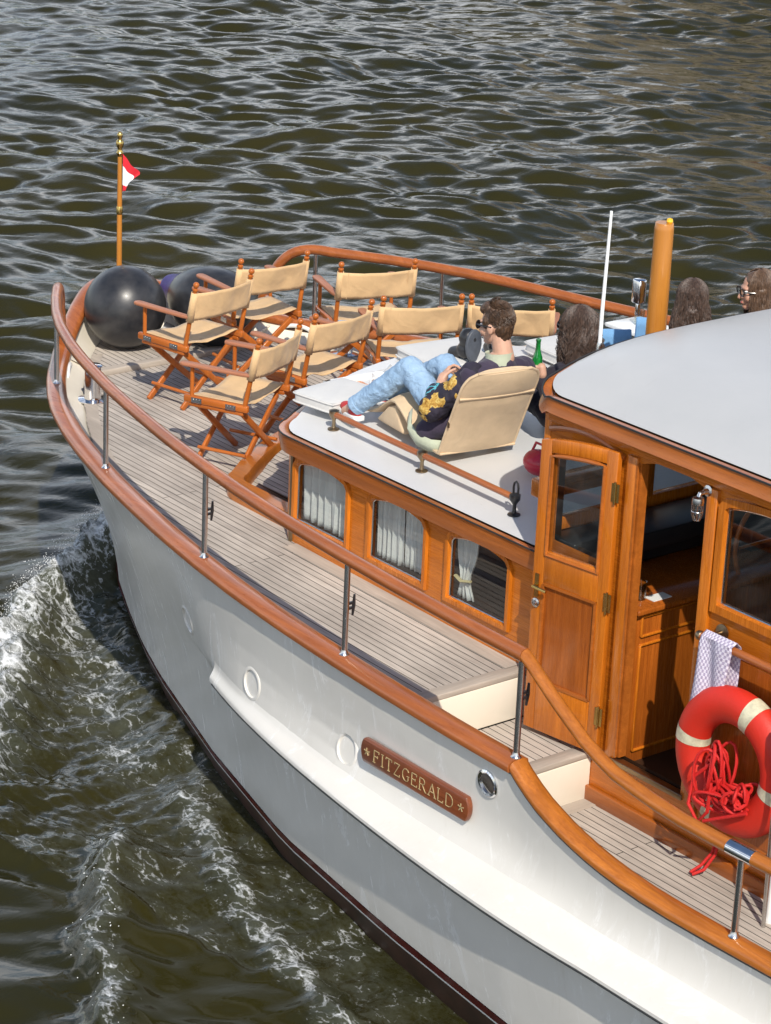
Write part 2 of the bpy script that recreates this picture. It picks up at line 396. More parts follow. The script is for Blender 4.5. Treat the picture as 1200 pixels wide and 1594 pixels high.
def deck_mat(name='deck_teak', axis='x', pitch=0.051, w=3.1):
    m, nt, bs = mat(name)
    v = coords(nt, (1, 1, 1), 'Object', (0, 0, 0) if axis == 'x' else (0, 0, math.pi / 2))
    br = nd(nt, 'ShaderNodeTexBrick'); nt.links.new(v, br.inputs['Vector'])
    br.offset = 0.37; br.inputs['Scale'].default_value = 1.0; br.inputs['Brick Width'].default_value = w; br.inputs['Row Height'].default_value = pitch
    br.inputs['Mortar Size'].default_value = 0.0030; br.inputs['Mortar Smooth'].default_value = 0.1; br.inputs['Bias'].default_value = 0.0
    br.inputs['Color1'].default_value = (0.52, 0.475, 0.425, 1); br.inputs['Color2'].default_value = (0.415, 0.378, 0.338, 1); br.inputs['Mortar'].default_value = (0.03, 0.028, 0.026, 1)
    sc = (1, 18, 18) if axis == 'x' else (18, 1, 18)
    n = noise(nt, coords(nt, sc), 4.0, 6, 0.7, 0.3); b = noise(nt, coords(nt), 1.6, 4, 0.6); sp = noise(nt, coords(nt), 30, 3, 0.7)
    c = mix(nt, 0.55, br.outputs['Color'], mix(nt, 1.0, br.outputs['Color'], ramp(nt, n, [(0.3, (0.5, 0.47, 0.44)), (0.7, (1.3, 1.28, 1.26))]), 'MULTIPLY'))
    c = mix(nt, 0.6, c, mix(nt, 1.0, c, ramp(nt, b, [(0.35, (0.68, 0.66, 0.64)), (0.65, (1.15, 1.13, 1.1))]), 'MULTIPLY'))
    c = mix(nt, ramp(nt, sp, [(0.66, (0, 0, 0)), (0.76, (0.3, 0.3, 0.3))]), c, (0.16, 0.13, 0.11))
    nt.links.new(c, bs.inputs['Base Color']); bs.inputs['Roughness'].default_value = 0.75; bs.inputs['Specular IOR Level'].default_value = 0.3
    h = math_(nt, 'SUBTRACT', math_(nt, 'MULTIPLY', n, 0.15), br.outputs['Fac']); bump(nt, bs, h, 0.5, 0.003)
    return m
M['hull'] = hull_mat()
M['deck'] = deck_mat()
M['teak'] = wood('teak_weathered', (0.33, 0.285, 0.24), (0.54, 0.47, 0.395), 'x', rough=0.75, coat=0.0, stretch=20)
M['teak_y'] = wood('teak_weathered_across', (0.33, 0.285, 0.24), (0.54, 0.47, 0.395), 'y', rough=0.75, coat=0.0, stretch=20)
M['maroon'] = paint('boot_top_maroon', (0.13, 0.010, 0.014), 0.25, 0.15, 6)
M['antifoul'] = paint('antifouling_brown', (0.065, 0.03, 0.02), 0.5, 0.25, 5, c2=(0.03, 0.018, 0.012))

# ------------------------------------------------------------------ the motor yacht
yacht = empty('motor_yacht', (0, 0, 0))
tag(yacht, 'classic white motor yacht with varnished cabins and teak decks, under way', 'yacht')

BX = np.array([-7.56, -7.53, -7.5, -7.45, -7.4, -7.3, -7.2, -7.1, -7.0, -6.85, -6.7, -6.5, -6.3, -6.0, -5.7, -5.3, -5.0, -4.5, -4.0, -3.5, -3.0, -2.5, -2.0, -1.5, -1.0, -.5, 0, .5, 1, 2, 4, 6, 8, 10])
BY = np.array([0.0, 0.133, 0.19, 0.264, 0.326, 0.437, 0.538, 0.633, 0.723, 0.849, 0.967, 1.113, 1.247, 1.424, 1.574, 1.734, 1.831, 1.971, 2.095, 2.207, 2.301, 2.374, 2.427, 2.464, 2.487, 2.499, 2.5, 2.494, 2.483, 2.46, 2.40, 2.32, 2.2, 2.02])
def capz_bow(x): return np.interp(x, [-7.56, -7.4, -7.1, -6.85, -6.6, -6.3, -6, -5.3, -4.5, -3, -1.5, 0], [.285, .23, .125, .065, .035, .03, .033, .03, .016, .022, .015, .0])
def capz(x): return capz_bow(x) if x <= 0 else float(np.interp(x, [0, .09, .2, .34, .5, .62, .78, .92, 1.18, 2, 10], [0, -.065, -.125, -.18, -.225, -.25, -.272, -.285, -.295, -.29, -.22]))
def capb(x): return float(np.interp(x, BX, BY))
def deckz(x): return float(np.interp(x, [-7.6, -6.5, -4.5, -2.5, -1.0], [-.06, -.075, -.10, -.13, -.155]))
XS = -7.56 + (np.linspace(0, 1, 60) ** 2) * 7.56            # stations, crowded towards the stem
XS = np.concatenate([XS, [.05, .12, .2, .28, .36, .45, .55, .65, .78, .92, 1.1, 1.35, 1.7, 2.2, 3, 4, 5, 6, 7, 8, 9, 10]])

# hull: each level is a curve in plan; all levels share the station parameter so they meet at the stem
BOX = np.array([-7.30, -7.22, -7.0, -6.6, -6.0, -5.5, -4.97, -4.47, -3.35, -2.23, -1.08, .05, 1, 3, 6, 10])
BOY = np.array([0, .11, .29, .56, .92, 1.16, 1.395, 1.585, 1.945, 2.235, 2.395, 2.50, 2.53, 2.50, 2.38, 2.0])
ZB = -1.42
SKX = np.array([-2.9, -2.83, -2.6, -2.27, -1.75, -1.0, -.2, .75, 2, 4, 6, 8, 9.9])
SKY = np.array([2.285, 2.325, 2.385, 2.45, 2.55, 2.65, 2.715, 2.725, 2.72, 2.66, 2.57, 2.42, 2.2])
_sk = np.polyfit(SKX[:8], SKY[:8], 4)
def sk_y(x): return float(np.polyval(_sk, x)) if x < .75 else float(np.interp(x, SKX, SKY)) + (float(np.polyval(_sk, .75)) - 2.725) * max(0., 1 - (x - .75))
def side_y(x, xb, z, zt, bt, yb, k):
    y = yb + (bt - yb) * max(0.0, (z - ZB) / (zt - ZB)) ** k
    w = float(np.clip((x + 3.5) / 1.1, 0, 1)); w = w * w * (3 - 2 * w)
    if w > 0:
        yk = sk_y(x) - .105; zk = -.71
        y2 = yb + (yk - yb) * (z - ZB) / (zk - ZB) if z < zk else bt - .045 * min(1.0, (zt - z) / .36) + .050 * (max(0.0, -.40 - z) / .2) ** 1.8 * float(np.clip((x + 2.7) / 1.4, 0, 1))
        y = y * (1 - w) + y2 * w
    return y
def hull_pt(i, lev):
    # lev: 'top' | fraction 0..1 between boot top (z=-1.5) and top | below
    x = XS[i]; zt = capz(x) - .035; bt = capb(x) + .030 * min(1, i / 6)
    t = 0 if i == 0 else i / 59.0
    xb = x + .28 * max(0.0, 1 - (x + 7.56) / 2.2) if x < -5.36 else x
    if lev >= 0:
        z = ZB + (zt - ZB) * lev; yb = float(np.interp(xb, BOX, BOY)) if i else 0
        k = float(np.interp(x, [-7.5, -4, -2, 0], [1.55, 1.45, 1.15, 1.0]))
        return (xb + (x - xb) * (lev ** 1.2), side_y(x, xb, z, zt, bt, yb, k) if i else 0, z)
    z = ZB + lev; yb = float(np.interp(xb + .1 * max(0., 1 - (x + 7.56) / 2.2), BOX, BOY)) if i else 0
    return (xb, max(0.0, yb + lev * .38), z)
LV = [1, .93, .86, .78, .7, .64, .58, .535, .50, .46, .40, .32, .24, .16, .08, 0]
for nm, levs, mm in (('hull', LV, M['hull']), ('boot_top', [0, -.065], M['maroon']), ('boot_line', [-.065, -.08], M['white_plain']), ('bottom', [-.08, -.3, -.9], M['antifoul'])):
    b = MB(); off = 0 if nm == 'hull' else .004
    for sg in (-1, 1):
        b.grid([[(p[0], sg * (p[1] + off), p[2]) for p in (hull_pt(i, l) for i in range(len(XS)))] for l in levs])
    # transom
    b.add([(10, sg * hull_pt(len(XS) - 1, l)[1], hull_pt(len(XS) - 1, l)[2]) for l in levs for sg in (-1, 1)], [(2 * j, 2 * j + 1, 2 * j + 3, 2 * j + 2) for j in range(len(levs) - 1)])
    o = b.build(nm, mm, yacht, angle=70)

# rubbing strake: a broad fair ledge standing out of the topsides
def hull_y(x, z):
    return side_y(x, x, z, capz(x) - .035, capb(x) + .030, float(np.interp(x, BOX, BOY)), float(np.interp(x, [-7.5, -4, -2, 0], [1.55, 1.45, 1.15, 1.0])))
b = MB(); rings = {-1: [], 1: []}
for x in np.concatenate([np.linspace(-2.9, 1.5, 46), np.linspace(2, 9.9, 14)]):
    ys = sk_y(x); w = min(1, (x + 2.9) / .25 + .15)
    pr = []
    for z, k in ((-.588, -.03), (-.598, .015), (-.610, .06), (-.622, .15), (-.634, .30), (-.647, .50), (-.661, .74), (-.674, .94), (-.682, 1.0), (-.702, 1.0)):
        hy = hull_y(x, max(z, -.66)); pr.append((x, hy + .0015 + (ys - hy - .0015) * k, z))
    pr.append((x, ys - .16, -.708)); pr.append((x, ys - .3, -.70))
    for sg in (-1, 1): rings[sg].append([(p[0], sg * p[1], p[2]) for p in pr])
for sg in (-1, 1): b.rings(rings[sg], closed=False, caps=False); b.add(rings[sg][0], [tuple(range(len(rings[sg][0])))])
b.build('rubbing_strake', M['hull'], yacht, angle=28)
b = MB()
for sg in (-1, 1):
    b.tube([(x, sg * (sk_y(x) - .004), -.706) for x in np.linspace(-2.86, 9.8, 60)], .008, 6)
b.build('strake_seam', M['seam'], yacht)
for x0, x1 in ((1.66, 2.2), (3.2, 3.8)):
    MB().tube([(x, -(sk_y(x) - .05), -.640) for x in np.linspace(x0, x1, 8)], .014, 8, flat=.4).build('strake_plate', M['steel'], yacht)

# cap rail
def cap_path(sg, x0=-7.55, x1=10, dz=0.0):
    return [(x, sg * capb(x), capz(x) + dz) for x in XS if x0 <= x <= x1]
prof = [(-.060, -.03), (-.067, -.008), (-.062, .014), (-.04, .027), (.0, .031), (.04, .026), (.064, .012), (.070, -.008), (.064, -.03), (0, -.035)]
pp = list(reversed([p for p in cap_path(-1)])) + cap_path(1)
pp = [p for i, p in enumerate(pp) if i == 0 or (Vector(p) - Vector(pp[i - 1])).length > .012]
fore = [p for p in pp if p[0] <= .0001]; 
b = MB(); b.sweep(fore, prof); b.build('cap_rail', M['rail'], yacht, angle=50)
for sg in (-1, 1):
    aft = [(x, sg * capb(x), capz(x)) for x in XS if x >= 0]; aft[0] = (.004, aft[0][1], aft[0][2])
    if sg < 0: aft.reverse()
    b = MB(); b.sweep(aft, [(q_[0] * .86, q_[1] * .92) for q_ in prof]); b.build('cap_rail', M['rail_raw'], yacht, angle=50)
# dark seam under the cap and sheen strip
b = MB()
for sg in (-1, 1): b.tube([(x, sg * (capb(x) + .043), capz(x) - .036) for x in XS if x > -7.3 and x < 9.9], .008, 6)
b.build('cap_seam', M['seam'], yacht)

def inb(x): return .062 + .16 * float(np.clip((-x - 4.3) / 1.6, 0, 1))
# bulwark inside
b = MB()
xs_in = [x for x in XS if x > -7.45]
for sg in (-1, 1):
    b.grid([[(x, sg * max(.02, capb(x) - .045), capz(x) - .03) for x in xs_in if x <= 0], [(x, sg * max(.02, capb(x) - inb(x)), deckz(x) - .02 if x < -1.1 else -.8) for x in xs_in if x <= 0]])
    b.grid([[(x, sg * (capb(x) - .055), capz(x) - .03) for x in xs_in if x >= 0], [(x, sg * (capb(x) - .065), -.74) for x in xs_in if x >= 0]])
b.grid([[(-7.42, -.28, .22), (-7.46, 0, .24), (-7.42, .28, .22)], [(-7.40, -.28, -.1), (-7.44, 0, -.1), (-7.40, .28, -.1)]])
b.build('bulwark', M['cream'], yacht)
# bulwark knees near the bow
for sg in (-1, 1):
    for x in (-6.72,):
        y = sg * (capb(x) - .08)
        MB().prism([(x, y, capz(x) - .04), (x, y - sg * .13, deckz(x)), (x, y - sg * .24, deckz(x))], (-.012, 0, 0), (.012, 0, 0)).build('bulwark_knee', M['cream'], yacht, bev=.004)

# decks
def deck_sheet(name, x0, x1, yf, zf, m, n=40):
    xs = np.linspace(x0, x1, n); b = MB()
    b.grid([[(x, yf(x) * t, zf(x)) for t in np.linspace(-1, 1, 13)] for x in xs])
    return b.build(name, m, yacht)
deck_sheet('fore_deck', -7.45, -1.16, lambda x: max(.04, capb(x) - inb(x) + .006), deckz, M['deck'], 70)
deck_sheet('step_tread', -1.09, -.62, lambda x: capb(x) - .07, lambda x: -.43, M['deck'], 4)
deck_sheet('side_deck', -.56, 10, lambda x: capb(x) - .065, lambda x: -.70, M['deck'], 24)
for sg in (-1, 1):
    # margin boards along the bulwark and round the trunk
    b = MB(); xs = [x for x in XS if -7.0 < x < -1.1]
    b.grid([[(x, sg * max(.01, capb(x) - inb(x)), deckz(x) + .003) for x in xs], [(x, sg * max(.0, capb(x) - inb(x) - .095), deckz(x) + .003) for x in xs]])
    b.build('margin_board', M['teak'], yacht)
    xs = list(np.linspace(-3.2, -1.16, 12)); b = MB()
    b.grid([[(x, sg * 1.46, deckz(x) + .0035) for x in xs], [(x, sg * 1.575, deckz(x) + .0035) for x in xs]]); b.build('margin_board', M['teak'], yacht)
    b = MB(); xs = [-.5, 0, .5, 1, 2, 3]; b.grid([[(x, sg * (capb(x) - .065), -.6965) for x in xs], [(x, sg * (capb(x) - .15), -.6965) for x in xs]]); b.build('margin_board', M['teak'], yacht)
    # steps: nosing + riser
    y0, y1 = sg * 1.47, sg * 2.41
    yc, w = (y0 + y1) / 2, abs(y1 - y0)
    MB().box((-1.135, yc, -.169), (.09, w, .034)).build('step_nosing', M['teak_y'], yacht, bev=.006)
    MB().box((-1.115, yc, -.305), (.05, w - .004, .238)).build('step_riser', M['cream'], yacht, bev=.004)
    MB().box((-.60, yc, -.444), (.09, w, .034)).build('step_nosing', M['teak_y'], yacht, bev=.006)
    MB().box((-.58, yc, -.58), (.05, w - .004, .236)).build('step_riser', M['cream'], yacht, bev=.004)
    MB().box((-.51, yc, -.698), (.09, w - .02, .006)).build('threshold_board', M['teak_y'], yacht)
# anchor-deck board across the bow
MB().beam((-6.52, -.78, -.055), (-6.56, .78, -.055), .075, .045).build('cross_board', M['teak_y'], yacht, bev=.006)

# handrails
RL = .57
def railz(x): return capz_bow(x) + RL if x <= 0 else float(np.interp(x, [0, .07, .15, .23, .35, .47, .65, .83, 1.0, 1.17, 1.45, 10], [.57, .53, .475, .42, .35, .28, .215, .185, .165, .155, .155, .2]))
rprof = [(math.cos(a) * .036, math.sin(a) * .034) for a in np.linspace(0, 2 * math.pi, 14, endpoint=False)]
for sg in (-1, 1):
    xs = [x for x in XS if -6.42 <= x <= 0]
    b = MB(); x0 = xs[0]
    B0 = V(x0, sg * capb(x0), railz(x0)); B1 = V(x0 - .27, sg * capb(x0 - .25), railz(x0) + .03); B2 = V(x0 - .36, sg * capb(x0 - .34), railz(x0) - .10); B3 = V(x0 - .45, sg * capb(x0 - .43), capz(x0 - .43) + .02)
    bz = [B0 * (1 - t) ** 3 + B1 * 3 * t * (1 - t) ** 2 + B2 * 3 * t * t * (1 - t) + B3 * t ** 3 for t in np.linspace(1, 0, 16)[:-1]]
    b.tube(bz + [V(x, sg * capb(x), railz(x)) for x in xs[:-1]], [.034] * 6 + [.0375] * (9 + len(xs) - 1), 14, up=None)
    p = [(x, sg * capb(x), railz(x)) for x in xs[-2:]]
    if sg < 0: p.reverse()
    b.sweep(p, [(math.cos(a_) * .0375, math.sin(a_) * .0375) for a_ in np.linspace(0, 2 * math.pi, 14, endpoint=False)])
    b.build('handrail', M['rail'], yacht, angle=55)
    p = [(x, sg * capb(x), railz(x)) for x in XS if 0 <= x <= 1.36] + [(1.39, sg * capb(1.39), railz(1.39))]; p[0] = (.003, p[0][1], p[0][2])
    if sg < 0: p.reverse()
    MB().sweep(p, rprof).build('handrail', M['rail_raw'], yacht, angle=55)
    p = [(x, sg * capb(x), railz(x)) for x in np.linspace(1.53, 9.5, 24)]
    if sg < 0: p.reverse()
    MB().sweep(p, rprof).build('handrail', M['rail_raw'], yacht, angle=55)
    p = [(x, sg * capb(x), railz(x)) for x in np.linspace(1.385, 1.535, 5)]
    if sg < 0: p.reverse()
    MB().sweep(p, [(q[0] * 1.06, q[1] * 1.06) for q in rprof]).build('rail_sleeve', M['chrome'], yacht, angle=55)
posts = {-1: [-6.152, -4.552, -2.96, -1.432, -.02, 1.46, 3.0, 4.5, 6.0], 1: [-6.5, -5.62, -4.12, -2.6, -1.1, .4, 1.5, 3.0, 4.5]}
for sg in (-1, 1):
    for i, x in enumerate(posts[sg]):
        y = sg * capb(x); z0, z1 = capz(x) + .03, railz(x) - .02
        b = MB(); b.tube([(x, y, z0), (x, y, z1)], .0165, 14)
        b.lathe([(.027, 0), (.027, .004), (.020, .012), (.017, .03)], (x, y, z0 - .002), 16)
        s = b.build('stanchion', M['steel'], yacht, angle=40)
        if sg < 0 and i in (2, 3, 4):
            zc = z0 + .27 + (.0 if i < 4 else .05); yy = y + .03
            b = MB(); b.tube([(x - .005, yy + .018, zc - .06), (x, yy + .02, zc), (x + .005, yy + .018, zc + .06)], [.006, .010, .006], 8)
            b.box((x, yy, zc + .014), (.012, .035, .014)); b.box((x, yy, zc - .014), (.012, .035, .014))
            b.build('cleat', M['black'], s)

# bow fittings: jackstaff, bollard, fairlead, small cleats
st = MB().tube([(-7.45, 0, .2), (-7.45, 0, .86), (-7.45, 0, 1.25)], [.021, .019, .016], 12).build('jackstaff', M['mast'], yacht)
MB().lathe([(.021, 0), (.024, .01), (.024, .05), (.02, .06)], (-7.45, 0, .80), 14).build('ferrule', M['brass'], st)
MB().lathe([(.016, 0), (.018, .01), (.027, .028), (.018, .045), (.016, .06), (.026, .078), (.030, .10), (.024, .12), (.013, .13), (.019, .148), (.021, .165), (.012, .182), (.001, .188)], (-7.45, 0, 1.232), 16).build('finial', M['brass'], st)
for x, y in ((-6.08, -1.09),  (-6.08, 1.09)):
    b = MB(); b.lathe([(.11, 0), (.11, .008), (.06, .015), (.056, .03), (.056, .235), (.064, .24), (.066, .25), (.055, .255), (.001, .258)], (x, y, deckz(x)), 24)
    b.build('bollard', M['chrome'], yacht)
for sg in (-1, 1):
    x = -6.55; y = sg * (capb(x) - .085); a = math.atan2(sg * (capb(x + .05) - capb(x - .05)), .1)
    d = V(math.cos(a), math.sin(a), 0)
    b = MB(); b.tube([V(x, y, .0 - .02) + d * (.12 * math.cos(t)) + V(0, 0, .045 * math.sin(t)) for t in np.linspace(0, 2 * math.pi, 25)[:-1]], .016, 8, loop=True)
    o = b.build('fairlead', M['white_plain'], yacht)
    b = MB(); c = V(x, y, -.02); n = 24
    b.add([c] + [c + d * (.11 * math.cos(t)) + V(0, 0, .038 * math.sin(t)) for t in np.linspace(0, 2 * math.pi, n + 1)[:-1]], [(0, 1 + j, 1 + (j + 1) % n) for j in range(n)])
    b.build('fairlead_opening', M['antifoul'], o)
# foredeck hatch plinth: low step ahead of the trunk
def trunk_outline(off=0.0, xa=-1.0, n=10):
    """plan of the trunk cabin: straight sides, rounded corners, front swept forward on the centreline"""
    yw = 1.5 + off; pts = [(xa, -yw)]
    r = .24; cx, cy = -3.22, -(yw - r)
    for a in np.linspace(0, RAD(72), 8): pts.append((cx - (r) * math.sin(a), cy - r * math.cos(a)))
    x1, y1 = pts[-1]
    for t in np.linspace(0, 1, n)[1:]:
        y = y1 * (1 - t); pts.append((x1 - (.50 + off * .6) * (1 - (y / y1) ** 2), y))
    return pts + [(x, -y) for x, y in reversed(pts[:-1])]
def offs(pts, d):
    out = []; k = len(pts)
    for i in range(k):
        a = Vector(pts[max(0, i - 1)]); c = Vector(pts[min(k - 1, i + 1)]); t = (c - a).normalized(); n = Vector((t.y, -t.x))
        out.append((pts[i][0] - n.x * d, pts[i][1] - n.y * d))
    return out
pl = []
for t in np.linspace(0, 1, 9): pass
def plinth_outline():
    p = [(-3.1, -1.28)]; r = .15; cx, cy = -3.98, -1.13
    for a in np.linspace(0, RAD(66), 7): p.append((cx - r * math.sin(a), cy - r * math.cos(a)))
    x1, y1 = p[-1]
    for t in np.linspace(0, 1, 8)[1:]:
        y = y1 * (1 - t); p.append((x1 - .62 * (1 - (y / y1) ** 1.7 if y else 1), y))
    return p + [(x, -y) for x, y in reversed(p[:-1])]
po = plinth_outline(); z0, z1 = -.14, -.005
b = MB(); b.sweep([(x, y, z0) for x, y in po], [(-.012, 0), (-.012, z1 - z0 - .02), (-.004, z1 - z0), (.10, z1 - z0), (.10, z1 - z0 - .006), (.10, 0)])
b.build('foredeck_step', M['rail_raw'], yacht, angle=40)
pi_ = offs(po, .10) if False else po
b = MB(); k = len(po); h = k // 2
cxs = [(x * .965 - .12, y * .93) for x, y in po]
b.grid([[(po[i][0] + .06, po[i][1] * .95, z1 - .004) for i in range(h + 1)], [(po[k - 1 - i][0] + .06, po[k - 1 - i][1] * .95, z1 - .004) for i in range(h + 1)]])
b.build('step_planking', M['deck'], yacht)

# ---------------- trunk cabin (the low forward cabin)
TZ = .55
WIN = [(-3.245, -2.69), (-2.53, -1.975), (-1.82, -1.26)]
def arch(x, x0, x1, zs, rise, r=.05):
    t = (x - x0) / (x1 - x0); return zs + rise * (1 - (2 * t - 1) ** 2)
def wall_with_openings(b, y, x0, x1, z0, z1, ops, n=10, mi=0):
    """wall in the plane y; each opening: (xa, xb, sill, spring, rise)"""
    cur = x0
    for xa, xb, zb, zs, rise in ops:
        b.add([(cur, y, z0), (xa, y, z0), (xa, y, z1), (cur, y, z1)], [(0, 1, 2, 3)], mi)
        if zb > z0 + 1e-4: b.add([(xa, y, z0), (xb, y, z0), (xb, y, zb), (xa, y, zb)], [(0, 1, 2, 3)], mi)
        xs = np.linspace(xa, xb, n + 1)
        b.grid([[(x, y, arch(x, xa, xb, zs, rise)) for x in xs], [(x, y, z1) for x in xs]], mi)
        cur = xb
    b.add([(cur, y, z0), (x1, y, z0), (x1, y, z1), (cur, y, z1)], [(0, 1, 2, 3)], mi)
for sg in (-1, 1):
    b = MB(); wall_with_openings(b, sg * 1.47, -3.22, -1.05, -.17, TZ - .02, [(a + .03, c - .03, .03, .385, .04) for a, c in WIN])
    b.build('trunk_side', M['var_x'], yacht, smooth=False)
# front wall swept round the bow end
tf = [p for p in trunk_outline(-.03) if p[0] <= -3.2]
MB().grid([[(x, y, -.17) for x, y in tf], [(x, y, TZ - .02) for x, y in tf]]).build('trunk_front', M['var_z'], yacht)
b = MB()
for sg in (-1, 1):
    c = (-3.30, sg * 1.452)
    b.tube([(-3.262, sg * 1.468, -.155), (-3.262, sg * 1.468, TZ - .03)], .016, 8)
b.build('corner_post', M['bronze'], yacht)
def opening_frame(a, c, zb, zs, rise, w, n=12):
    """outer and inner loops of a window frame"""
    def loop(d):
        x0, x1 = a + d, c - d
        rc = max(.012, .05 - d * .7); top = []
        for x in np.linspace(x0, x1, n * 2):
            e = min(x - x0, x1 - x); z = arch(x, x0, x1, zs - d * .8, rise)
            if e < rc: z -= (rc - math.sqrt(max(0, rc * rc - (rc - e) ** 2))) * .7
            top.append((x, z))
        return [(x0, zb + d)] + top + [(x1, zb + d)]
    return loop(0), loop(w)
def frame_mesh(b, sg, y, a, c, zb, zs, rise, w, d):
    o, i = opening_frame(a, c, zb, zs, rise, w); k = len(o)
    o2, i2 = opening_frame(a + .006, c - .006, zb + .006, zs, rise, w - .013)
    O = [(x, sg * y, z) for x, z in o]; O1 = [(x, sg * (y + d), z) for x, z in o2]; I1 = [(x, sg * (y + d), z) for x, z in i2]; I = [(x, sg * (y - .014), z) for x, z in i]
    b.rings([O, O1, I1, I], True, False)
    return i
for sg in (-1, 1):
    for wi, (a, c) in enumerate(WIN):
        b = MB(); inn = frame_mesh(b, sg, 1.471, a, c, 0.0, .412, .038, .037, .018)
        w = b.build('window', M['var_z'], yacht, angle=30)
        b = MB(); b.add([(x, sg * 1.4595, z) for x, z in inn], [tuple(range(len(inn)))]); b.build('pane', M['glass'], w, smooth=False)
        b = MB(); b.tube([(x, sg * 1.4615, z) for x, z in inn], .005, 6, loop=True); b.build('bead', M['steel'], w)
        x0, x1 = a + .03, c - .03
        def curtain(xa, xb, yy, amp, fr, pinch=None):
            rows = []
            for z in np.linspace(.435, .03, 12):
                r = []
                for t in np.linspace(0, 1, 41):
                    x = xa + (xb - xa) * t
                    if pinch is not None:
                        kz = 1 - .62 * math.exp(-((z - .14) / .11) ** 2); x = pinch + (x - pinch) * kz
                    r.append((x, sg * (yy + amp * math.sin(fr * t * 6.283 + z * 2) + amp * .4 * math.sin(fr * 2.3 * t * 6.28 + 1)), z))
                rows.append(r)
            return MB().grid(rows)
        if wi == 0: curtain(x0, x1, 1.405, .018, 7).build('curtain', M['curtain'], w, solid=.002)
        elif wi == 1: curtain(x0, x0 + .23, 1.405, .014, 5).build('curtain', M['curtain'], w, solid=.002); curtain(x0 + .225, x1, 1.385, .010, 6).build('curtain', M['curtain'], w, solid=.002)
        else:
            curtain(x0, x0 + .17, 1.405, .012, 3, x0 + .06).build('curtain', M['curtain'], w, solid=.002)
            MB().tube([(x0 + .005, sg * 1.425, .15), (x0 + .065, sg * 1.432, .135), (x0 + .13, sg * 1.42, .15)], .014, 8, flat=.5).build('curtain_tie', M['curtain_tie'], w)
MB().box((-2.2, 0, -.1), (2.3, 2.6, .02)).build('cabin_sole', M['dark_in'], yacht)
MB().box((-2.2, .05, .22), (2.0, .04, .6)).build('cabin_bulkhead', M['dark_in'], yacht)
# roof with camber and wood edge
to = trunk_outline(.0, -1.02); k = len(to); h = k // 2
def rz_t(x, y): return TZ + .012 + .085 * (1 - (y / 1.5) ** 2)
b = MB(); rows = []
for s in np.linspace(0, 1, 15):
    rows.append([(to[i][0] * (1 - s) + to[k - 1 - i][0] * s, to[i][1] * (1 - s) * .985 + to[k - 1 - i][1] * s * .985, rz_t(0, to[i][1] * (1 - s) + to[k - 1 - i][1] * s)) for i in range(h + 1)])
b.grid(rows); b.build('trunk_roof', M['roof_deck'], yacht)
tprof = [(.03, -.10), (-.012, -.10), (-.028, -.075), (-.034, -.04), (-.028, -.012), (-.012, .008), (.015, .016), (.045, .016), (.045, -.02)]
MB().sweep([(x, y, TZ) for x, y in to], tprof).build('trunk_roof_edge', M['trim'], yacht, angle=50)
b = MB(); ti = offs(to, -.0)
b.sweep([(x, y, TZ + .015) for x, y in to], [(.043, 0), (.043, .005), (.054, .006), (.054, 0)]); b.build('roof_seam', M['seam'], yacht)
# hatch recess on the trunk roof (white coaming, wooden well)
hc = V(-3.54, -.56, .628)
b = MB()
for dx, dy, sx, sy in ((-.19, 0, .06, .66), (.19, 0, .06, .66), (0, -.30, .44, .06), (0, .30, .44, .06)): b.box(hc + V(dx, dy, .005), (sx, sy, .05))
hk = b.build('roof_hatch', M['white_plain'], yacht, bev=.008)
MB().box(hc + V(0, 0, -.012), (.32, .54, .03)).build('hatch_board', M['var_x'], hk)
# grab rail on the trunk roof
for sg in (-1, 1):
    Y = lambda x: sg * (1.285 + .02 * (x + 2.3))
    g = MB().tube([(x, Y(x), .680) for x in (-3.16, -3.0, -2.3, -1.6, -1.47)], .019, 14).build('roof_grab_rail', M['rail'], yacht)
    for i, x in enumerate((-3.14, -2.29, -1.47)):
        y = Y(x); zr = rz_t(0, y) - .001
        b = MB(); b.lathe([(.036, 0), (.036, .005), (.014, .012), (.011, .03), (.011, .06), (.02, .075), (.030, .088), (.0305, .118), (.018, .124), (.001, .126)], (x, y, zr), 18)
        b.build('rail_bracket', M['black'] if i == 2 else M['bronze'], g)
        if i == 2:
            b = MB(); b.tube([(x - .014, y, .70), (x - .016, y, .74), (x - .010, y, .765), (x + .004, y, .775), (x + .018, y, .765), (x + .024, y, .74), (x + .022, y, .70)], .0065, 8); b.build('shackle', M['black'], g)

# ---------------- wheelhouse
WZ0, WZ1 = -.72, 1.36
DX0, DX1, DZ0, DZS, DR = -.37, .12, -.385, 1.235, .05
b = MB(); wall_with_openings(b, -1.47, -1.06, 4.6, WZ0, WZ1, [(-.955, -.585, .64, 1.15, .05), (DX0, DX1, DZ0, DZS, DR), (.245, .93, .685, 1.195, .045), (1.2, 1.9, .685, 1.195, .045), (2.2, 2.9, .685, 1.195, .045)])
b.build('wheelhouse_side', M['var_x'], yacht, smooth=False)
b = MB(); wall_with_openings(b, 1.47, -1.06, 4.6, WZ0, WZ1, [(-.6, .1, .685, 1.195, .045), (.245, .93, .685, 1.195, .045), (1.2, 1.9, .685, 1.195, .045), (2.2, 2.9, .685, 1.195, .045)])
b.build('wheelhouse_side', M['var_x'], yacht, smooth=False)
for a_, c_ in ((-.6, .1), (.245, .93), (1.2, 1.9), (2.2, 2.9)):
    MB().box(((a_ + c_) / 2, 1.44, .95), (c_ - a_ + .02, .012, .60)).build('added_blackout', M['dark_in'], yacht, smooth=False)  # added dark boards shut the starboard openings to keep the interior dark
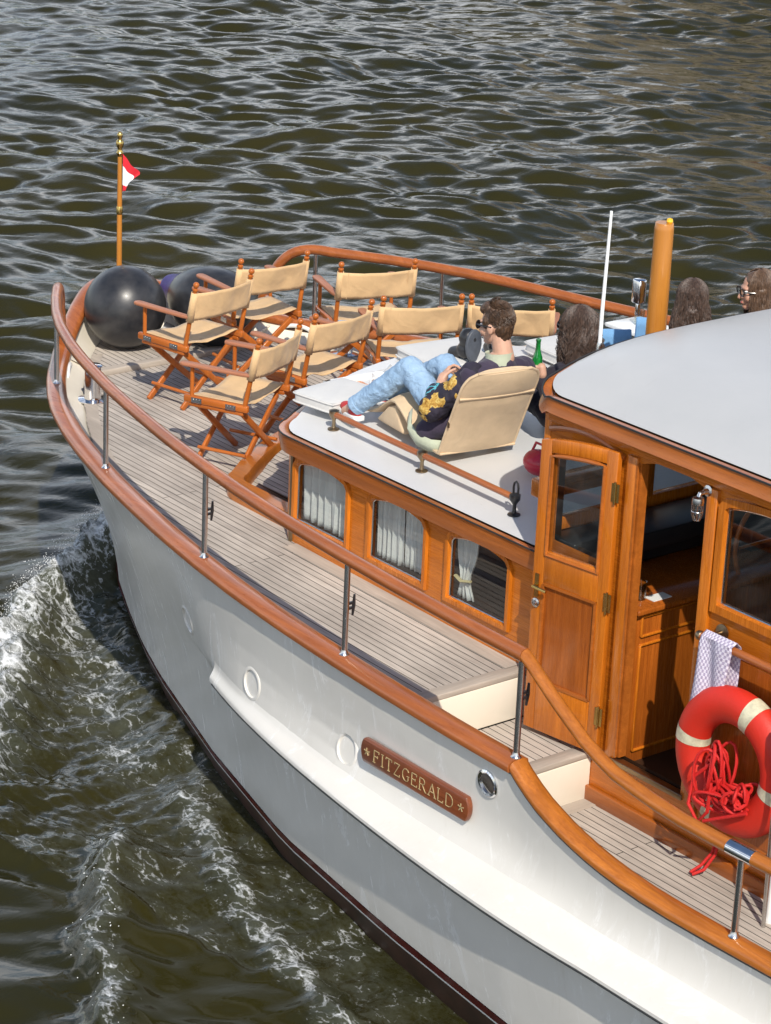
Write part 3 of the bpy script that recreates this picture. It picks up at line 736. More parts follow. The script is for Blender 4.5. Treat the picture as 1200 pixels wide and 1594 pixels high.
# inner skin so that the wall has thickness
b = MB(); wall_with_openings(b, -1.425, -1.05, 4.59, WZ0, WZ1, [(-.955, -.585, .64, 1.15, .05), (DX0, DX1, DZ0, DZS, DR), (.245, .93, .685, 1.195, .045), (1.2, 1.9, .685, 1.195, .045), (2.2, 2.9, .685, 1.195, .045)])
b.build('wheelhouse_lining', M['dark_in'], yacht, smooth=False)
b = MB(); b.add([(-1.06, -1.47, -.7), (-1.06, 1.47, -.7), (-1.06, 1.47, .7), (-1.06, -1.47, .7)], [(0, 1, 2, 3)])
b.add([(4.6, -1.47, -.7), (4.6, 1.47, -.7), (4.6, 1.47, 1.36), (4.6, -1.47, 1.36)], [(0, 1, 2, 3)])
b.build('wheelhouse_end', M['var_z'], yacht, smooth=False)
b = MB()
for i in range(5):
    y = -1.44 + i * .72; b.box((-1.06, y, 1.03), (.05, .07, .70))
b.box((-1.06, 0, .68), (.055, 2.9, .07)); b.box((-1.06, 0, 1.37), (.055, 2.9, .06))
ws = b.build('windscreen_frame', M['var_z'], yacht, bev=.006)
for i in range(4):
    y = -1.08 + i * .72; MB().box((-1.06, y, 1.03), (.006, .64, .64)).build('pane', M['glass'], ws, smooth=False)
# coving strips, plinth, mouldings
MB().box((1.78, -1.485, -.66), (4.7, .03, .09)).build('plinth', M['trim'], yacht, bev=.006)
MB().box((1.78, -1.4785, 1.33), (5.66, .017, .10)).build('frieze', M['var_x'], yacht, bev=.004)
b = MB()
for a, c, z0, z1 in ((.22, 1.0, -.50, .50),):
    for p0, p1 in (((a, z0), (c, z0)), ((c, z0), (c, z1)), ((c, z1), (a, z1)), ((a, z1), (a, z0))): b.beam((p0[0], -1.476, p0[1]), (p1[0], -1.476, p1[1]), .014, .03, up=(0, -1, 0))
b.build('panel_moulding', M['trim'], yacht, bev=.005)
MB().box((.61, -1.472, 0), (.70, .006, .92)).build('lower_panel', M['panel'], yacht)
b = MB(); b.tube([(x, -1.478, 1.23 + .055 * (1 - ((x + .75) / .30) ** 2)) for x in np.linspace(-1.03, -.47, 14)], .016, 8); b.build('arch_moulding', M['trim'], yacht)
# door jambs, threshold
b = MB()
for x in (DX0 - .035, DX1 + .04): b.box((x, -1.478, .43), (.07, .03, 1.68))
b.build('door_jamb', M['var_z'], yacht, bev=.005)
b = MB(); b.box((DX0 + .004, -1.487, .43), (.012, .012, 1.62)); b.box((DX0 + .012, -1.45, .43), (.02, .05, 1.62)); b.build('jamb_edge', M['trim'], yacht)
MB().box((-.125, -1.48, DZ0 - .015), (.54, .05, .03)).build('door_sill', M['bronze'], yacht, bev=.004)
MB().box((-.16, -1.492, 1.352), (.64, .016, .058)).build('shutter_strip', M['charcoal'], yacht, bev=.004)
# windows of the wheelhouse
for a, c in ((.205, .97), (1.16, 1.94), (2.16, 2.94)):
    b = MB(); inn = frame_mesh(b, -1, 1.471, a, c, .645, 1.24, .04, .055, .022)
    w = b.build('window', M['var_z'], yacht, angle=30)
    MB().add([(x, -1.4595, z) for x, z in inn], [tuple(range(len(inn)))]).build('pane', M['glass'], w, smooth=False)
    MB().tube([(x, -1.4615, z) for x, z in inn], .006, 6, loop=True).build('bead', M['steel'], w)
# interior
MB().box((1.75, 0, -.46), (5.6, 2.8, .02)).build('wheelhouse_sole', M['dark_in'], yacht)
MB().box((-.71, -.30, -.03), (.66, 2.2, .88)).build('helm_console', M['panel'], yacht, bev=.008)
MB().box((-.70, -.30, .42), (.72, 2.24, .03)).build('console_top', M['panel'], yacht, bev=.006)
b = MB()
for z0, z1 in ((-.38, .22), (.27, .38)):
    for p0, p1 in (((-1.36, z0), (-.82, z0)), ((-.82, z0), (-.82, z1)), ((-.82, z1), (-1.36, z1)), ((-1.36, z1), (-1.36, z0))): b.beam((-.377, p0[0], p0[1]), (-.377, p1[0], p1[1]), .012, .02, up=(1, 0, 0))
b.build('console_moulding', M['var_z'], yacht, bev=.003)
b = MB(); b.box((-.85, -.55, .62), (.30, 1.1, .10)); b.box((-.92, -.7, .55), (.2, 1.5, .2)); b.box((-.7, -.15, .5), (.16, .34, .12)); b.build('instrument_box', M['black'], yacht, bev=.01)
b = MB(); b.box((.2, .35, -.1), (.5, .5, .7)); b.box((.46, .35, .35), (.08, .5, .6)); b.build('helm_seat', M['dark_in'], yacht, bev=.03)
b = MB(); b.tube([(-.45 , -.35 + .28 * math.cos(t), .58 + .28 * math.sin(t)) for t in np.linspace(0, 2 * math.pi, 30)[:-1]], .014, 8, loop=True); b.tube([(-.45, -.6, .58), (-.45, -.1, .58)], .009, 6); b.build('steering_wheel', M['trim'], yacht)
# door, folded forward against the wall
DW, DB, DT = .50, -.40, 1.235
def dtop(x): return DT + .037 - .055 * (max(0, x) / DW) ** 2.2
th = .038
def door_piece(b, xa, xb, za, zb, f=None, n=10, d=th):
    xs = np.linspace(xa, xb, n); 
    lo = [(x, za if not callable(za) else za(x)) for x in xs]; hi = [(x, zb if not callable(zb) else zb(x)) for x in reversed(xs)]
    poly = [(x, 0, z) for x, z in lo + hi]
    b.prism(poly, (0, -d / 2, 0), (0, d / 2, 0))
b = MB()
door_piece(b, 0, .07, DB, dtop, n=3); door_piece(b, DW - .07, DW, DB, dtop, n=3)
door_piece(b, .0702, DW - .0702, lambda x: dtop(x) - .075, dtop)
door_piece(b, .0702, DW - .0702, .44, .62, n=2); door_piece(b, .0702, DW - .0702, DB, -.12, n=2)
dp = b.build('cabin_door', M['var_z'], yacht, bev=.004, loc=(-.475, -1.505, 0), rz=math.pi + RAD(8.5))
b = MB(); door_piece(b, .068, DW - .068, -.13, .45, n=2, d=.016); b.build('door_panel', M['panel'], dp)
b = MB()
for q in (-1, 1):
    lp = [(.075, -.115), (DW - .075, -.115), (DW - .075, .435), (.075, .435)]
    for i in range(4):
        p0, p1 = lp[i], lp[(i + 1) % 4]; b.beam((p0[0], q * .016, p0[1]), (p1[0], q * .016, p1[1]), .014, .016, up=(0, 1, 0))
    lp = [(.078, .60)] + [(x, dtop(x) - .088) for x in np.linspace(.078, DW - .078, 9)] + [(DW - .078, .60)]
    b.tube([(x, q * .017, z) for x, z in lp], .012, 8, loop=True, up=(0, 1, 0))
b.build('door_moulding', M['trim'], dp)
b = MB(); xs = np.linspace(.068, DW - .068, 9); poly = [(.068, 0, .60)] + [(x, 0, dtop(x) - .07) for x in xs] + [(DW - .068, 0, .60)]
b.add(poly, [tuple(range(len(poly)))]); b.build('pane', M['glass'], dp, smooth=False)
q = 1      # local +y looks to port once the door is folded back
b = MB(); x = DW - .035
b.box((x, q * .022, .42), (.026, .006, .13)); b.tube([(x, q * .025, .42), (x, q * .055, .42), (x - .03, q * .058, .42), (x - .09, q * .056, .415)], .009, 8)
b.build('handle', M['brass'], dp)
MB().lathe([(.026, 0), (.026, .006), (.015, .01), (.012, .02), (.001, .022)], (x, q * .02, .32), 16, axis=(0, q, 0)).build('lock', M['steel'], dp)
for z in (1.06, .46, -.18):
    b = MB(); b.cyl((0, q * .026, z - .06), (0, q * .026, z + .06), .007); b.box((.014, q * .021, z), (.018, .005, .10)); b.box((-.016, q * .021, z), (.018, .005, .10)); b.build('hinge', M['brass'], dp)
# bulkhead lamp
lx, lz = .13, 1.215
lm = MB().lathe([(.030, 0), (.030, .007), (.016, .012), (.012, .04)], (lx, -1.485, lz + .035), 16, axis=(0, -1, 0)).tube([(lx, -1.52, lz + .035), (lx, -1.545, lz + .032), (lx, -1.555, lz + .01)], .012, 10).lathe([(.010, .026), (.028, .018), (.031, 0), (.029, -.016), (.024, -.018)], (lx, -1.555, lz - .005), 18).build('bulkhead_lamp', M['steel'], yacht)
MB().lathe([(.022, 0), (.023, -.04), (.021, -.06), (.011, -.072), (.001, -.075)], (lx, -1.555, lz - .022), 16).build('lamp_glass', M['glass'], lm)
b = MB()
for a in range(4):
    t = a * math.pi / 4; d = V(math.cos(t), math.sin(t), 0) * .027; c = V(lx, -1.555, lz - .022)
    b.tube([c + d, c + d + V(0, 0, -.05), c + d * .6 + V(0, 0, -.08), c + V(0, 0, -.086), c - d * .6 + V(0, 0, -.08), c - d + V(0, 0, -.05), c - d], .0026, 6)
b.tube([V(lx, -1.555, lz - .055) + V(math.cos(t), math.sin(t), 0) * .028 for t in np.linspace(0, 6.283, 17)[:-1]], .0026, 6, loop=True)
b.build('lamp_cage', M['steel'], lm)
# grab rail below the window
gr = MB().tube([(.26, -1.585, .555), (.5, -1.585, .555), (2.0, -1.585, .55)], .021, 12).build('side_grab_rail', M['rail'], yacht)
for x in (.30, 1.15, 1.95):
    b = MB(); b.lathe([(.042, 0), (.042, .006), (.012, .012), (.011, .1)], (x, -1.478, .565), 16, axis=(0, -1, 0)); b.tube([(x - .015, -1.585, .555), (x + .015, -1.585, .555)], .026, 12)
    if x == .30: b.ball((.25, -1.585, .556), .025)
    b.build('rail_bracket', M['bronze'], gr)
# wheelhouse roof, cambered, front edge bowed forward
def wroof_outline(off=0.0):
    p = [(4.9, -1.5 - off)]; r = .20; cx, cy = -.96, -(1.5 + off - r)
    for x in (4, 3, 2, 1.2, .5, 0, -.3, -.5, -.66, -.8, -.9): p.append((x, -1.5 - off))
    for a in np.linspace(0, RAD(70), 8): p.append((cx - r * math.sin(a), cy - r * math.cos(a)))
    x1, y1 = p[-1]
    for t in np.linspace(0, 1, 10)[1:]:
        y = y1 * (1 - t); p.append((x1 - WFR * (1 - (y / y1) ** 2), y))
    return p + [(x, -y) for x, y in reversed(p[:-1])]
WFR, WRC, WRZ = .07, .222, 1.415
def rz_w(y, x=3.0):
    xf = -1.15 - WFR * (1 - (y / 1.3) ** 2); return WRZ + .012 + WRC * (1 - abs(y / 1.5) ** 4) - .07 * max(0.0, 1 - (x - xf) / .5) ** 2 * (1 - min(1, abs(y / 1.5)) ** 3)
wo = wroof_outline(); k = len(wo); h = k // 2; rows = []
for s in np.linspace(0, 1, 25):
    rows.append([(wo[i][0] * (1 - s) + wo[k - 1 - i][0] * s, (wo[i][1] * (1 - s) + wo[k - 1 - i][1] * s) * .985, rz_w(wo[i][1] * (1 - s) + wo[k - 1 - i][1] * s, wo[i][0])) for i in range(h + 1)])
MB().grid(rows).build('wheelhouse_roof', M['roof'], yacht)
wprof = [(.05, -.065), (-.010, -.07), (-.028, -.055), (-.034, -.025), (-.024, .0), (-.005, .012), (.02, .016), (.036, .014), (.036, -.02)]
MB().sweep([(x, y, rz_w(y, x) - .014 - .03 * (x < -1.0)) for x, y in wo], wprof).build('wheelhouse_roof_edge', M['trim'], yacht, angle=50)
MB().sweep([(x, y, rz_w(y, x) - .006 - .02 * (x < -1.0)) for x, y in wo], [(.033, 0), (.033, .008), (.042, .009), (.042, 0)]).build('roof_seam', M['seam'], yacht)
b = MB(); rows = []
for s in np.linspace(0, 1, 9): rows.append([(x, -1.46 + 2.92 * s, rz_w(-1.46 + 2.92 * s) - .06) for x in (-1.05, 4.6)])
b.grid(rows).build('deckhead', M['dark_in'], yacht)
b = MB(); ys = np.linspace(-1.45, 1.45, 15)
b.grid([[(-1.05, y, 1.38) for y in ys], [(-1.05, y, rz_w(y, -1.2) - .03) for y in ys]]); b.build('front_fascia', M['var_y'], yacht)
# mast, horn box and whip aerial on the trunk roof ahead of the wheelhouse
MB().lathe([(.062, 0), (.060, .5), (.056, 1.31), (.052, 1.35), (.05, 1.352), (.001, 1.352)], (-1.80, 0, .63), 24).build('mast', M['mast'], yacht)
MB().lathe([(.014, 0), (.02, .01), (.016, .025), (.001, .03)], (-1.78, .02, 1.98), 12).build('mast_cap_light', paint('yellow_plastic', (.85, .5, .02), .4), yacht)
b = MB(); b.box((-1.93, -.03, 1.555), (.07, .06, .145)); b.box((-1.93, -.03, 1.45), (.03, .03, .08)); b.build('searchlight', M['chrome'], yacht, bev=.012)
b = MB(); b.tube([(-1.285, -.93, 1.40), (-1.285, -.93, 1.70), (-1.275, -.925, 2.27)], [.012, .011, .008], 10); b.build('whip_aerial', M['white_plain'], yacht)
MB().lathe([(.018, 0), (.02, .01), (.018, .14), (.013, .16)], (-1.285, -.93, 1.39), 12).box((-1.235, -.93, 1.43), (.11, .03, .03)).build('aerial_base', M['steel'], yacht)

# ---------------- name board, port lights, freeing ports on the port topsides
def hull_frame(x, z):
    y = -hull_y(x, z); tx = V(.1, -(hull_y(x + .05, z) - hull_y(x - .05, z)), 0).normalized()
    tz = V(0, -(hull_y(x, z + .05) - hull_y(x, z - .05)), .1).normalized()
    n = tx.cross(tz); n = n if n.y < 0 else -n
    return V(x, y, z), tx, tz, n.normalized()
c, tx, tz, n = hull_frame(-.755, -.385)
tz = V(0, 0, 1); n = V(0, -1, 0); tx = (tx - n * tx.dot(n)).normalized()
W_, H_, T_ = .83, .135, .035
poly = []
for t in np.linspace(-1, 1, 9): poly.append((W_ / 2 + .022 * (1 - t * t), t * H_ / 2))
for t in np.linspace(1, -1, 9): poly.append((-W_ / 2 - .022 * (1 - t * t), t * H_ / 2))
c0 = c + n * .012
P = [c0 + tx * x + tz * z for x, z in poly]
nb = MB().prism(P, n * 0, n * T_).build('name_board', M['plate'], yacht, bev=.007)
# letters: single-stroke serif capitals
S = {'F': [[(0, 0), (0, 1)], [(0, 1), (.58, 1), (.58, .86)], [(0, .52), (.42, .52)], [(.42, .60), (.42, .44)], [(-.1, 0), (.14, 0)]],
     'I': [[(.1, 0), (.1, 1)], [(-.02, 0), (.22, 0)], [(-.02, 1), (.22, 1)]],
     'T': [[(.35, 0), (.35, 1)], [(0, .86), (0, 1), (.7, 1), (.7, .86)], [(.23, 0), (.47, 0)]],
     'Z': [[(.02, .86), (.02, 1), (.62, 1), (0, 0), (.64, 0), (.64, .15)]],
     'G': [[(.72, .82), (.62, .95), (.42, 1.0), (.2, .93), (.05, .72), (.02, .48), (.07, .22), (.24, .04), (.46, .0), (.64, .06), (.70, .14), (.70, .44)], [(.56, .44), (.80, .44)]],
     'E': [[(0, 0), (0, 1)], [(0, 1), (.56, 1), (.56, .87)], [(0, .52), (.4, .52)], [(.4, .6), (.4, .44)], [(0, 0), (.6, 0), (.6, .14)]],
     'R': [[(0, 0), (0, 1), (.36, 1), (.52, .92), (.57, .76), (.52, .6), (.36, .52), (0, .52)], [(.3, .52), (.68, 0), (.78, 0)], [(-.1, 0), (.14, 0)]],
     'A': [[(0, 0), (.38, 1.02), (.76, 0)], [(.14, .36), (.62, .36)], [(-.1, 0), (.12, 0)], [(.64, 0), (.88, 0)]],
     'L': [[(0, 1), (0, 0), (.56, 0), (.56, .15)], [(-.1, 1), (.14, 1)]],
     'D': [[(0, 0), (0, 1), (.34, 1), (.58, .9), (.72, .7), (.75, .5), (.72, .3), (.58, .1), (.34, 0), (0, 0)]]}
WID = {'F': .60, 'I': .22, 'T': .70, 'Z': .66, 'G': .80, 'E': .62, 'R': .74, 'A': .78, 'L': .60, 'D': .76}
txt = 'FITZGERALD'; hh = .068; gap = .30
tot = sum(WID[ch] for ch in txt) + gap * (len(txt) - 1); scx = .64 / tot; x = -.32
off = c0 + n * (T_ + .0015)
def stroke(b, pts, w):
    for p0, p1 in zip(pts[:-1], pts[1:]):
        a0, a1 = off + tx * p0[0] + tz * p0[1], off + tx * p1[0] + tz * p1[1]
        d = (a1 - a0); L = d.length; d.normalize(); b.beam(a0 - d * w * .4, a1 + d * w * .4, w, .003, up=n)
for ch in txt:
    b = MB()
    for s_ in S[ch]:
        stroke(b, [(x + px * scx * .98, (py - .5) * hh) for px, py in s_], .0034)
    x += (WID[ch] + gap) * scx
    b.build('letter', M['gold'], nb, smooth=False)
for sx in (-.382, .382):
    b = MB()
    for a in range(5):
        t = math.pi / 2 + a * 2 * math.pi / 5; stroke(b, [(sx, 0), (sx + .02 * math.cos(t), .02 * math.sin(t))], .005)
    b.build('star', M['gold'], nb, smooth=False)
def disc_on_hull(x, z, prof, name, m, parent=yacht, n_=28, sx=1.0, sz=1.0):
    c, tx, tz, n = hull_frame(x, z)
    b = MB(); b.rings([[c + tx * (r * sx * math.cos(t)) + tz * (r * sz * math.sin(t)) + n * hgt for t in np.linspace(0, 2 * math.pi, n_ + 1)[:-1]] for r, hgt in prof], True, True)
    return b.build(name, m, parent)
pr = disc_on_hull(-.195, -.18, [(.075, 0), (.075, .008), (.066, .014), (.056, .010), (.054, .002)], 'port_light', M['chrome'])
disc_on_hull(-.195, -.18, [(.056, .003), (.05, .006), (.001, .007)], 'pane', paint('portlight_glass', (.10, .085, .075), .05, .2, 12, coat=1.0), pr)
PORTS = ((-3.42, -.55), (-2.37, -.50), (-1.38, -.485))
hull_o = [o_ for o_ in yacht.children if o_.name == 'hull'][0]
bm = bmesh.new(); bm.from_mesh(hull_o.data); cs = [hull_frame(x, z) for x, z in PORTS]
near_p = lambda p, r_: any((p - c_[0]).length < r_ for c_ in cs)
for cuts, r_ in ((5, .26), (2, .135)):
    fs = [f_ for f_ in bm.faces if f_.normal.length and any((f_.calc_center_median() - c_[0]).length < r_ for c_ in cs)]
    es = list({e_ for f_ in fs for e_ in f_.edges})
    bmesh.ops.subdivide_edges(bm, edges=es, cuts=cuts, use_grid_fill=True)
bmesh.ops.delete(bm, geom=[f_ for f_ in bm.faces if near_p(f_.calc_center_median(), .082)], context='FACES')
bm.to_mesh(hull_o.data); bm.free()
for x, z in PORTS:
    f = disc_on_hull(x, z, [(.097, -.006), (.097, .004), (.093, .006), (.080, .006), (.077, .002), (.076, -.02), (.074, -.20), (.066, -.215), (.001, -.22)], 'freeing_port', M['hull'], n_=36)
    c, tx, tz, n = hull_frame(x, z)
    MB().box(c - n * .205 + tx * .03, (.07, .02, .11), Matrix((tx, n, tz)).transposed()).build('drain_slot', M['seam'], f, bev=.004)
# ------------------------------------------------------------------ deck chairs
def make_chair():
    t = empty('director_chair')
    ZS = .48; W = .27
    def dowel(b, p0, p1, r): return b.tube([p0, p1], r, 10)
    for q in (-1, 1):
        y = q * W
        b = MB(); pts = [(-.045, y, ZS - .025), (.0, y, ZS - .025), (.42, y, ZS - .025), (.455, y, ZS - .025)]
        b.box((.205, y, ZS - .025), (.47, .036, .05)); r = b.build('seat_rail', M['chair'], t, bev=.012, seg=3)
        b = MB()
        for x in (.09, .34):
            b.box((x, y + q * .0195, ZS - .026), (.075, .004, .034))
            for dx in (-.022, 0, .022): b.ball((x + dx, y + q * .0215, ZS - .02), .004, 8, 5)
        b.build('bracket', M['steel'], r)
        b = MB(); b.box((.205, y - q * .004, ZS - .062), (.40, .026, .026)); b.build('lower_rail', M['chair'], t, bev=.006)
        # back post with turned knob
        p0, p1 = V(.0, y, ZS - .02), V(-.085, y, .872)
        b = MB(); b.tube([p0, p0.lerp(p1, .5), p1], [.0165, .0155, .0135], 12); p = b.build('back_post', M['chair_v'], t)
        b = MB(); d = (p1 - p0).normalized()
        b.lathe([(.0135, 0), (.019, .006), (.019, .016), (.011, .022), (.011, .027), (.018, .034), (.0215, .044), (.0195, .056), (.011, .065), (.001, .067)], p1, 16, axis=d); b.build('knob', M['chair_v'], p)
        # arm and its front post
        b = MB(); ap = [(-.055, .012), (.0, .024), (.30, .030), (.42, .034), (.455, .028), (.468, .0), (.455, -.028), (.42, -.034), (.30, -.030), (.0, -.024), (-.055, -.012)]
        b.prism([(x, y + yy + q * .012, .685) for x, yy in ap], (0, 0, -.011), (0, 0, .011)); b.build('armrest', M['chair_arm'], t, bev=.006)
        b = MB(); dowel(b, (.385, y, ZS - .01), (.385, y, .68), .014); b.build('arm_post', M['chair_v'], t)
        # long foot stretcher
        b = MB(); dowel(b, (.02, q * .205, .115), (.37, q * .205, .115), .012); b.build('stretcher', M['chair'], t)
    for x in (.035, .355):
        for q in (-1, 1):
            xx = x + q * .012
            b = MB(); b.beam((xx, -q * .245, ZS - .07), (xx, q * .245, .004), .022, .042, up=(0, q, 1)); b.build('leg', M['chair_v'], t, bev=.006)
    # seat canvas
    b = MB(); rows = []
    for x in np.linspace(.015, .40, 12):
        rows.append([(x, W * s * .985, ZS + .0035 - .035 * (1 - s * s) * (1 + .1 * math.sin(x * 9))) for s in np.linspace(-1, 1, 15)])
    b.grid(rows); b.build('seat_canvas', M['canvas'], t, solid=.004)
    # back canvas with sleeves round the posts
    b = MB(); rows = []
    for zf in np.linspace(0, 1, 9):
        z = .66 + .20 * zf; xp_ = -.085 * (z - ZS + .02) / (.872 - ZS + .02)
        r = []
        for s in np.linspace(-1, 1, 21):
            sag = .038 * (1 - s * s) + .006 * math.sin(s * 7 + zf * 3) * (1 - abs(s))
            r.append((xp_ - .014 - sag, (W + .012) * s, z - .008 * (1 - s * s) * (zf - .3)))
        rows.append(r)
    b.grid(rows)
    c = b.build('back_canvas', M['canvas'], t, solid=.005)
    for q in (-1, 1):
        f = lambda z: -.085 * (z - ZS + .02) / (.872 - ZS + .02)
        b = MB(); b.tube([(f(.655), q * W, .655), (f(.76), q * W, .76), (f(.864), q * W, .864)], [.026, .0235, .022], 14, caps=False); b.build('canvas_sleeve', M['canvas'], c, solid=.003)
        b = MB(); z0, z1 = .66, .858; b.tube([(f(z) - .0195 - .012, q * (W - .05), z) for z in (z0, z1)], .0022, 5); b.build('hem', M['canvas'], c)
    return t
def copy_tree(o, parent=None):
    c = o.copy(); col.objects.link(c); c.parent = parent
    for ch in list(o.children): copy_tree(ch, c)
    return c
CH = [((-5.507, -.421), 101.5, 'beige canvas director chair nearest the black fenders, its seat in front of the round fender'),
      ((-5.779, .197), 85.5, 'beige director chair partly hiding the second fender, leftmost of the chairs along the far rail'),
      ((-5.315, .757), 70, 'beige director chair backing the highest, at the curve of the far handrail'),
      ((-4.334, -.808), 115, 'beige director chair nearest the near handrail, its feet against the wooden step'),
      ((-4.531, -.148), 99.8, 'beige director chair between the nearest chair and the white cushions, facing the bow'),
      ((-4.491, .489), 65.4, 'beige director chair seen squarely from behind, just left of the seated man'),
      ((-4.169, 1.0), 45.8, 'beige director chair directly behind the head of the brown haired man')]
proto = make_chair()
# the first chair that follows takes the builder's own tree
for i, ((kx, ky), ang, lab) in enumerate(CH):
    o = proto if i == 0 else copy_tree(proto)
    a = RAD(ang + 90); f = V(math.cos(a), math.sin(a), 0)
    p = V(kx, ky, 0) + f * .085
    o.location = (p.x, p.y, deckz(p.x) + .002); o.rotation_euler = (0, 0, a)
    tag(o, lab, 'chair', 'canvas director chairs on the foredeck')
    for ch in o.children:
        if ch.name.startswith(('seat_canvas', 'back_canvas')):
            if i: ch.data = ch.data.copy()
            for v_ in ch.data.vertices:
                p_ = v_.co; k_ = max(0.0, 1 - (abs(p_.y) / .27) ** 4)
                q_ = Vector((p_.x * 5 + i * 11.3, p_.y * 7 - i * 5.1, p_.z * 5))
                d_ = mnoise.noise(q_) * .014 + mnoise.noise(q_ * 2.7) * .006
                if ch.name.startswith('seat'): v_.co.z += d_ * k_ - .008 * k_ * ((i * 3) % 5 - 2) / 2
                else: v_.co.x += d_ * k_

# ------------------------------------------------------------------ fenders
fe = empty('ball_fender', (-7.0, -.235, deckz(-7)))
tag(fe, 'big round black rubber fender lying on the deck behind the bow rail', 'fender')
b = MB(); b.ball((0, 0, .303), (.30, .30, .303), 40, 26); b.build('fender_body', M['rubber'], fe)
MB().lathe([(.06, 0), (.06, .05), (.05, .09), (.02, .1), (.001, .1)], (.21, .19, .16), 18, axis=(.7, .6, -.35)).build('fender_eye', M['rubber'], fe)
f2 = empty('pear_fender', (-6.83, .36, deckz(-7)))
tag(f2, 'pear shaped black fender with a purple collar, half hidden behind the chairs', 'fender')
ax = V(-.62, -.10, .06).normalized()
pr = [(.001, -.33), (.12, -.31), (.21, -.25), (.27, -.15), (.29, -.03), (.285, .08), (.255, .19), (.205, .29), (.15, .37), (.11, .43)]
MB().lathe(pr, (.10, .02, .285), 36, axis=ax).build('fender_body', M['rubber'], f2)
MB().lathe([(.158, .36), (.115, .43), (.10, .49), (.085, .52), (.001, .53)], (.10, .02, .285), 30, axis=ax).build('collar', M['purple'], f2)

# ------------------------------------------------------------------ flag
b = MB(); rows = []
for i, u in enumerate(np.linspace(0, 1, 13)):
    r = []
    for j, v in enumerate(np.linspace(0, 1, 13)):
        fx, fz = .128 * (1 - v) ** 1.15 + .020 * v, 1.105 - .115 * v
        off_ = fx * u + .008 * math.sin(10 * u + 2 * v) * u * (1 - v); z_ = (1.255 - .285 * v) * (1 - u) + fz * u
        r.append((-7.45 + .022 + .618 * off_ - .006 * math.sin(8 * u), .012 + .785 * off_ + .014 * math.sin(9 * u + 3 * v) * u, z_))
    rows.append(r)
def flag_mat():
    m, nt, bs = mat('flag_cloth'); tc = nd(nt, 'ShaderNodeUVMap'); sep = nd(nt, 'ShaderNodeSeparateXYZ'); nt.links.new(tc.outputs[0], sep.inputs[0])
    c = ramp(nt, sep.outputs['Y'], [(0.0, (.62, .015, .03)), (.30, (.62, .015, .03)), (.31, (.85, .85, .86)), (.80, (.85, .85, .86)), (.81, (.62, .015, .03))])
    for e in c.node.color_ramp.elements: pass
    c.node.color_ramp.interpolation = 'CONSTANT'
    nt.links.new(c, bs.inputs['Base Color']); bs.inputs['Roughness'].default_value = .8; return m
b.grid(rows); fl = b.build('flag', flag_mat())
uv = fl.data.uv_layers.new(name='UVMap')
for lp in fl.data.loops:
    i = lp.vertex_index; uv.data[lp.index].uv = ((i // 13) / 12, (i % 13) / 12)
tag(fl, 'small red and white flag drooping from the jackstaff at the bow', 'flag')

# ------------------------------------------------------------------ cushions, mug, shoes, bag ...
def cushion(name, c, d, rz, lab, cat='cushion', group=None, m='white_cushion', tilt=0.0, bev=.025):
    t = empty(name, c, rz)
    b = MB(); nx, ny = 14, 14; hx, hy, hz = d[0] / 2, d[1] / 2, d[2]
    def top(s, u, k): 
        e = (1 - abs(s) ** 6) * (1 - abs(u) ** 6)
        return hz * k + (.012 * e if k else 0) + .003 * math.sin(7 * s + 5 * u) * e * k
    P = lambda s, u: (hx * s * (1 - .04 * abs(u) ** 8), hy * u * (1 - .04 * abs(s) ** 8))
    ss = np.linspace(-1, 1, nx)
    b.grid([[(*P(s, u), top(s, u, 1) + tilt * s) for u in ss] for s in ss])
    b.grid([[(*P(s, u), tilt * s) for u in ss] for s in ss], flip=True)
    loop = [(s, -1) for s in ss] + [(1, u) for u in ss[1:]] + [(s, 1) for s in reversed(ss[:-1])] + [(-1, u) for u in reversed(ss[1:-1])]
    b.rings([[(P(s, u)[0], P(s, u)[1], tilt * s) for s, u in loop], [(P(s, u)[0], P(s, u)[1], top(s, u, 1) + tilt * s) for s, u in loop]], True, False)
    o = b.build('pad', M[m], t, bev=bev, seg=3)
    b = MB()
    for k in (0, 1): b.tube([(P(s, u)[0] * 1.005, P(s, u)[1] * 1.005, hz * (.12 + .76 * k) + tilt * s) for s, u in loop], .006, 6, loop=True)
    b.build('piping', M[m], t)
    tag(t, lab, cat, group); return t
cushion('seat_cushion', (-3.42, -1.03, .645), (.34, .44, .065), RAD(9), 'plain white cushion by the corner of the trunk roof, beside the red sneaker', group='white cushions on the cabin roof')
cushion('seat_cushion', (-3.66, .10, .66), (.50, .62, .065), RAD(-6), 'white cushion behind the raised knees of the man, below the squarely seen chair', group='white cushions on the cabin roof')
cushion('seat_cushion', (-3.30, .92, .65), (.62, .62, .07), RAD(-4), 'white cushion at the far side of the roof, behind the green bottle', group='white cushions on the cabin roof')
mg = empty('mug', (-3.50, -.64, .632)); tag(mg, 'white lidded mug standing in the wooden hatch well', 'mug')
MB().lathe([(.044, 0), (.05, .005), (.052, .095), (.051, .105), (.035, .112), (.001, .114)], (0, 0, 0), 24).build('cup', M['white_plain'], mg)
MB().tube([(.01, .01, .108), (.03, .03, .14), (.04, .045, .16)], [.004, .004, .008], 8).build('spoon', M['steel'], mg)
MB().tube([(-.0, -.05, .08), (.0, -.078, .075), (.0, -.08, .04), (0, -.05, .03)], .006, 8).build('cup_handle', M['white_plain'], mg)

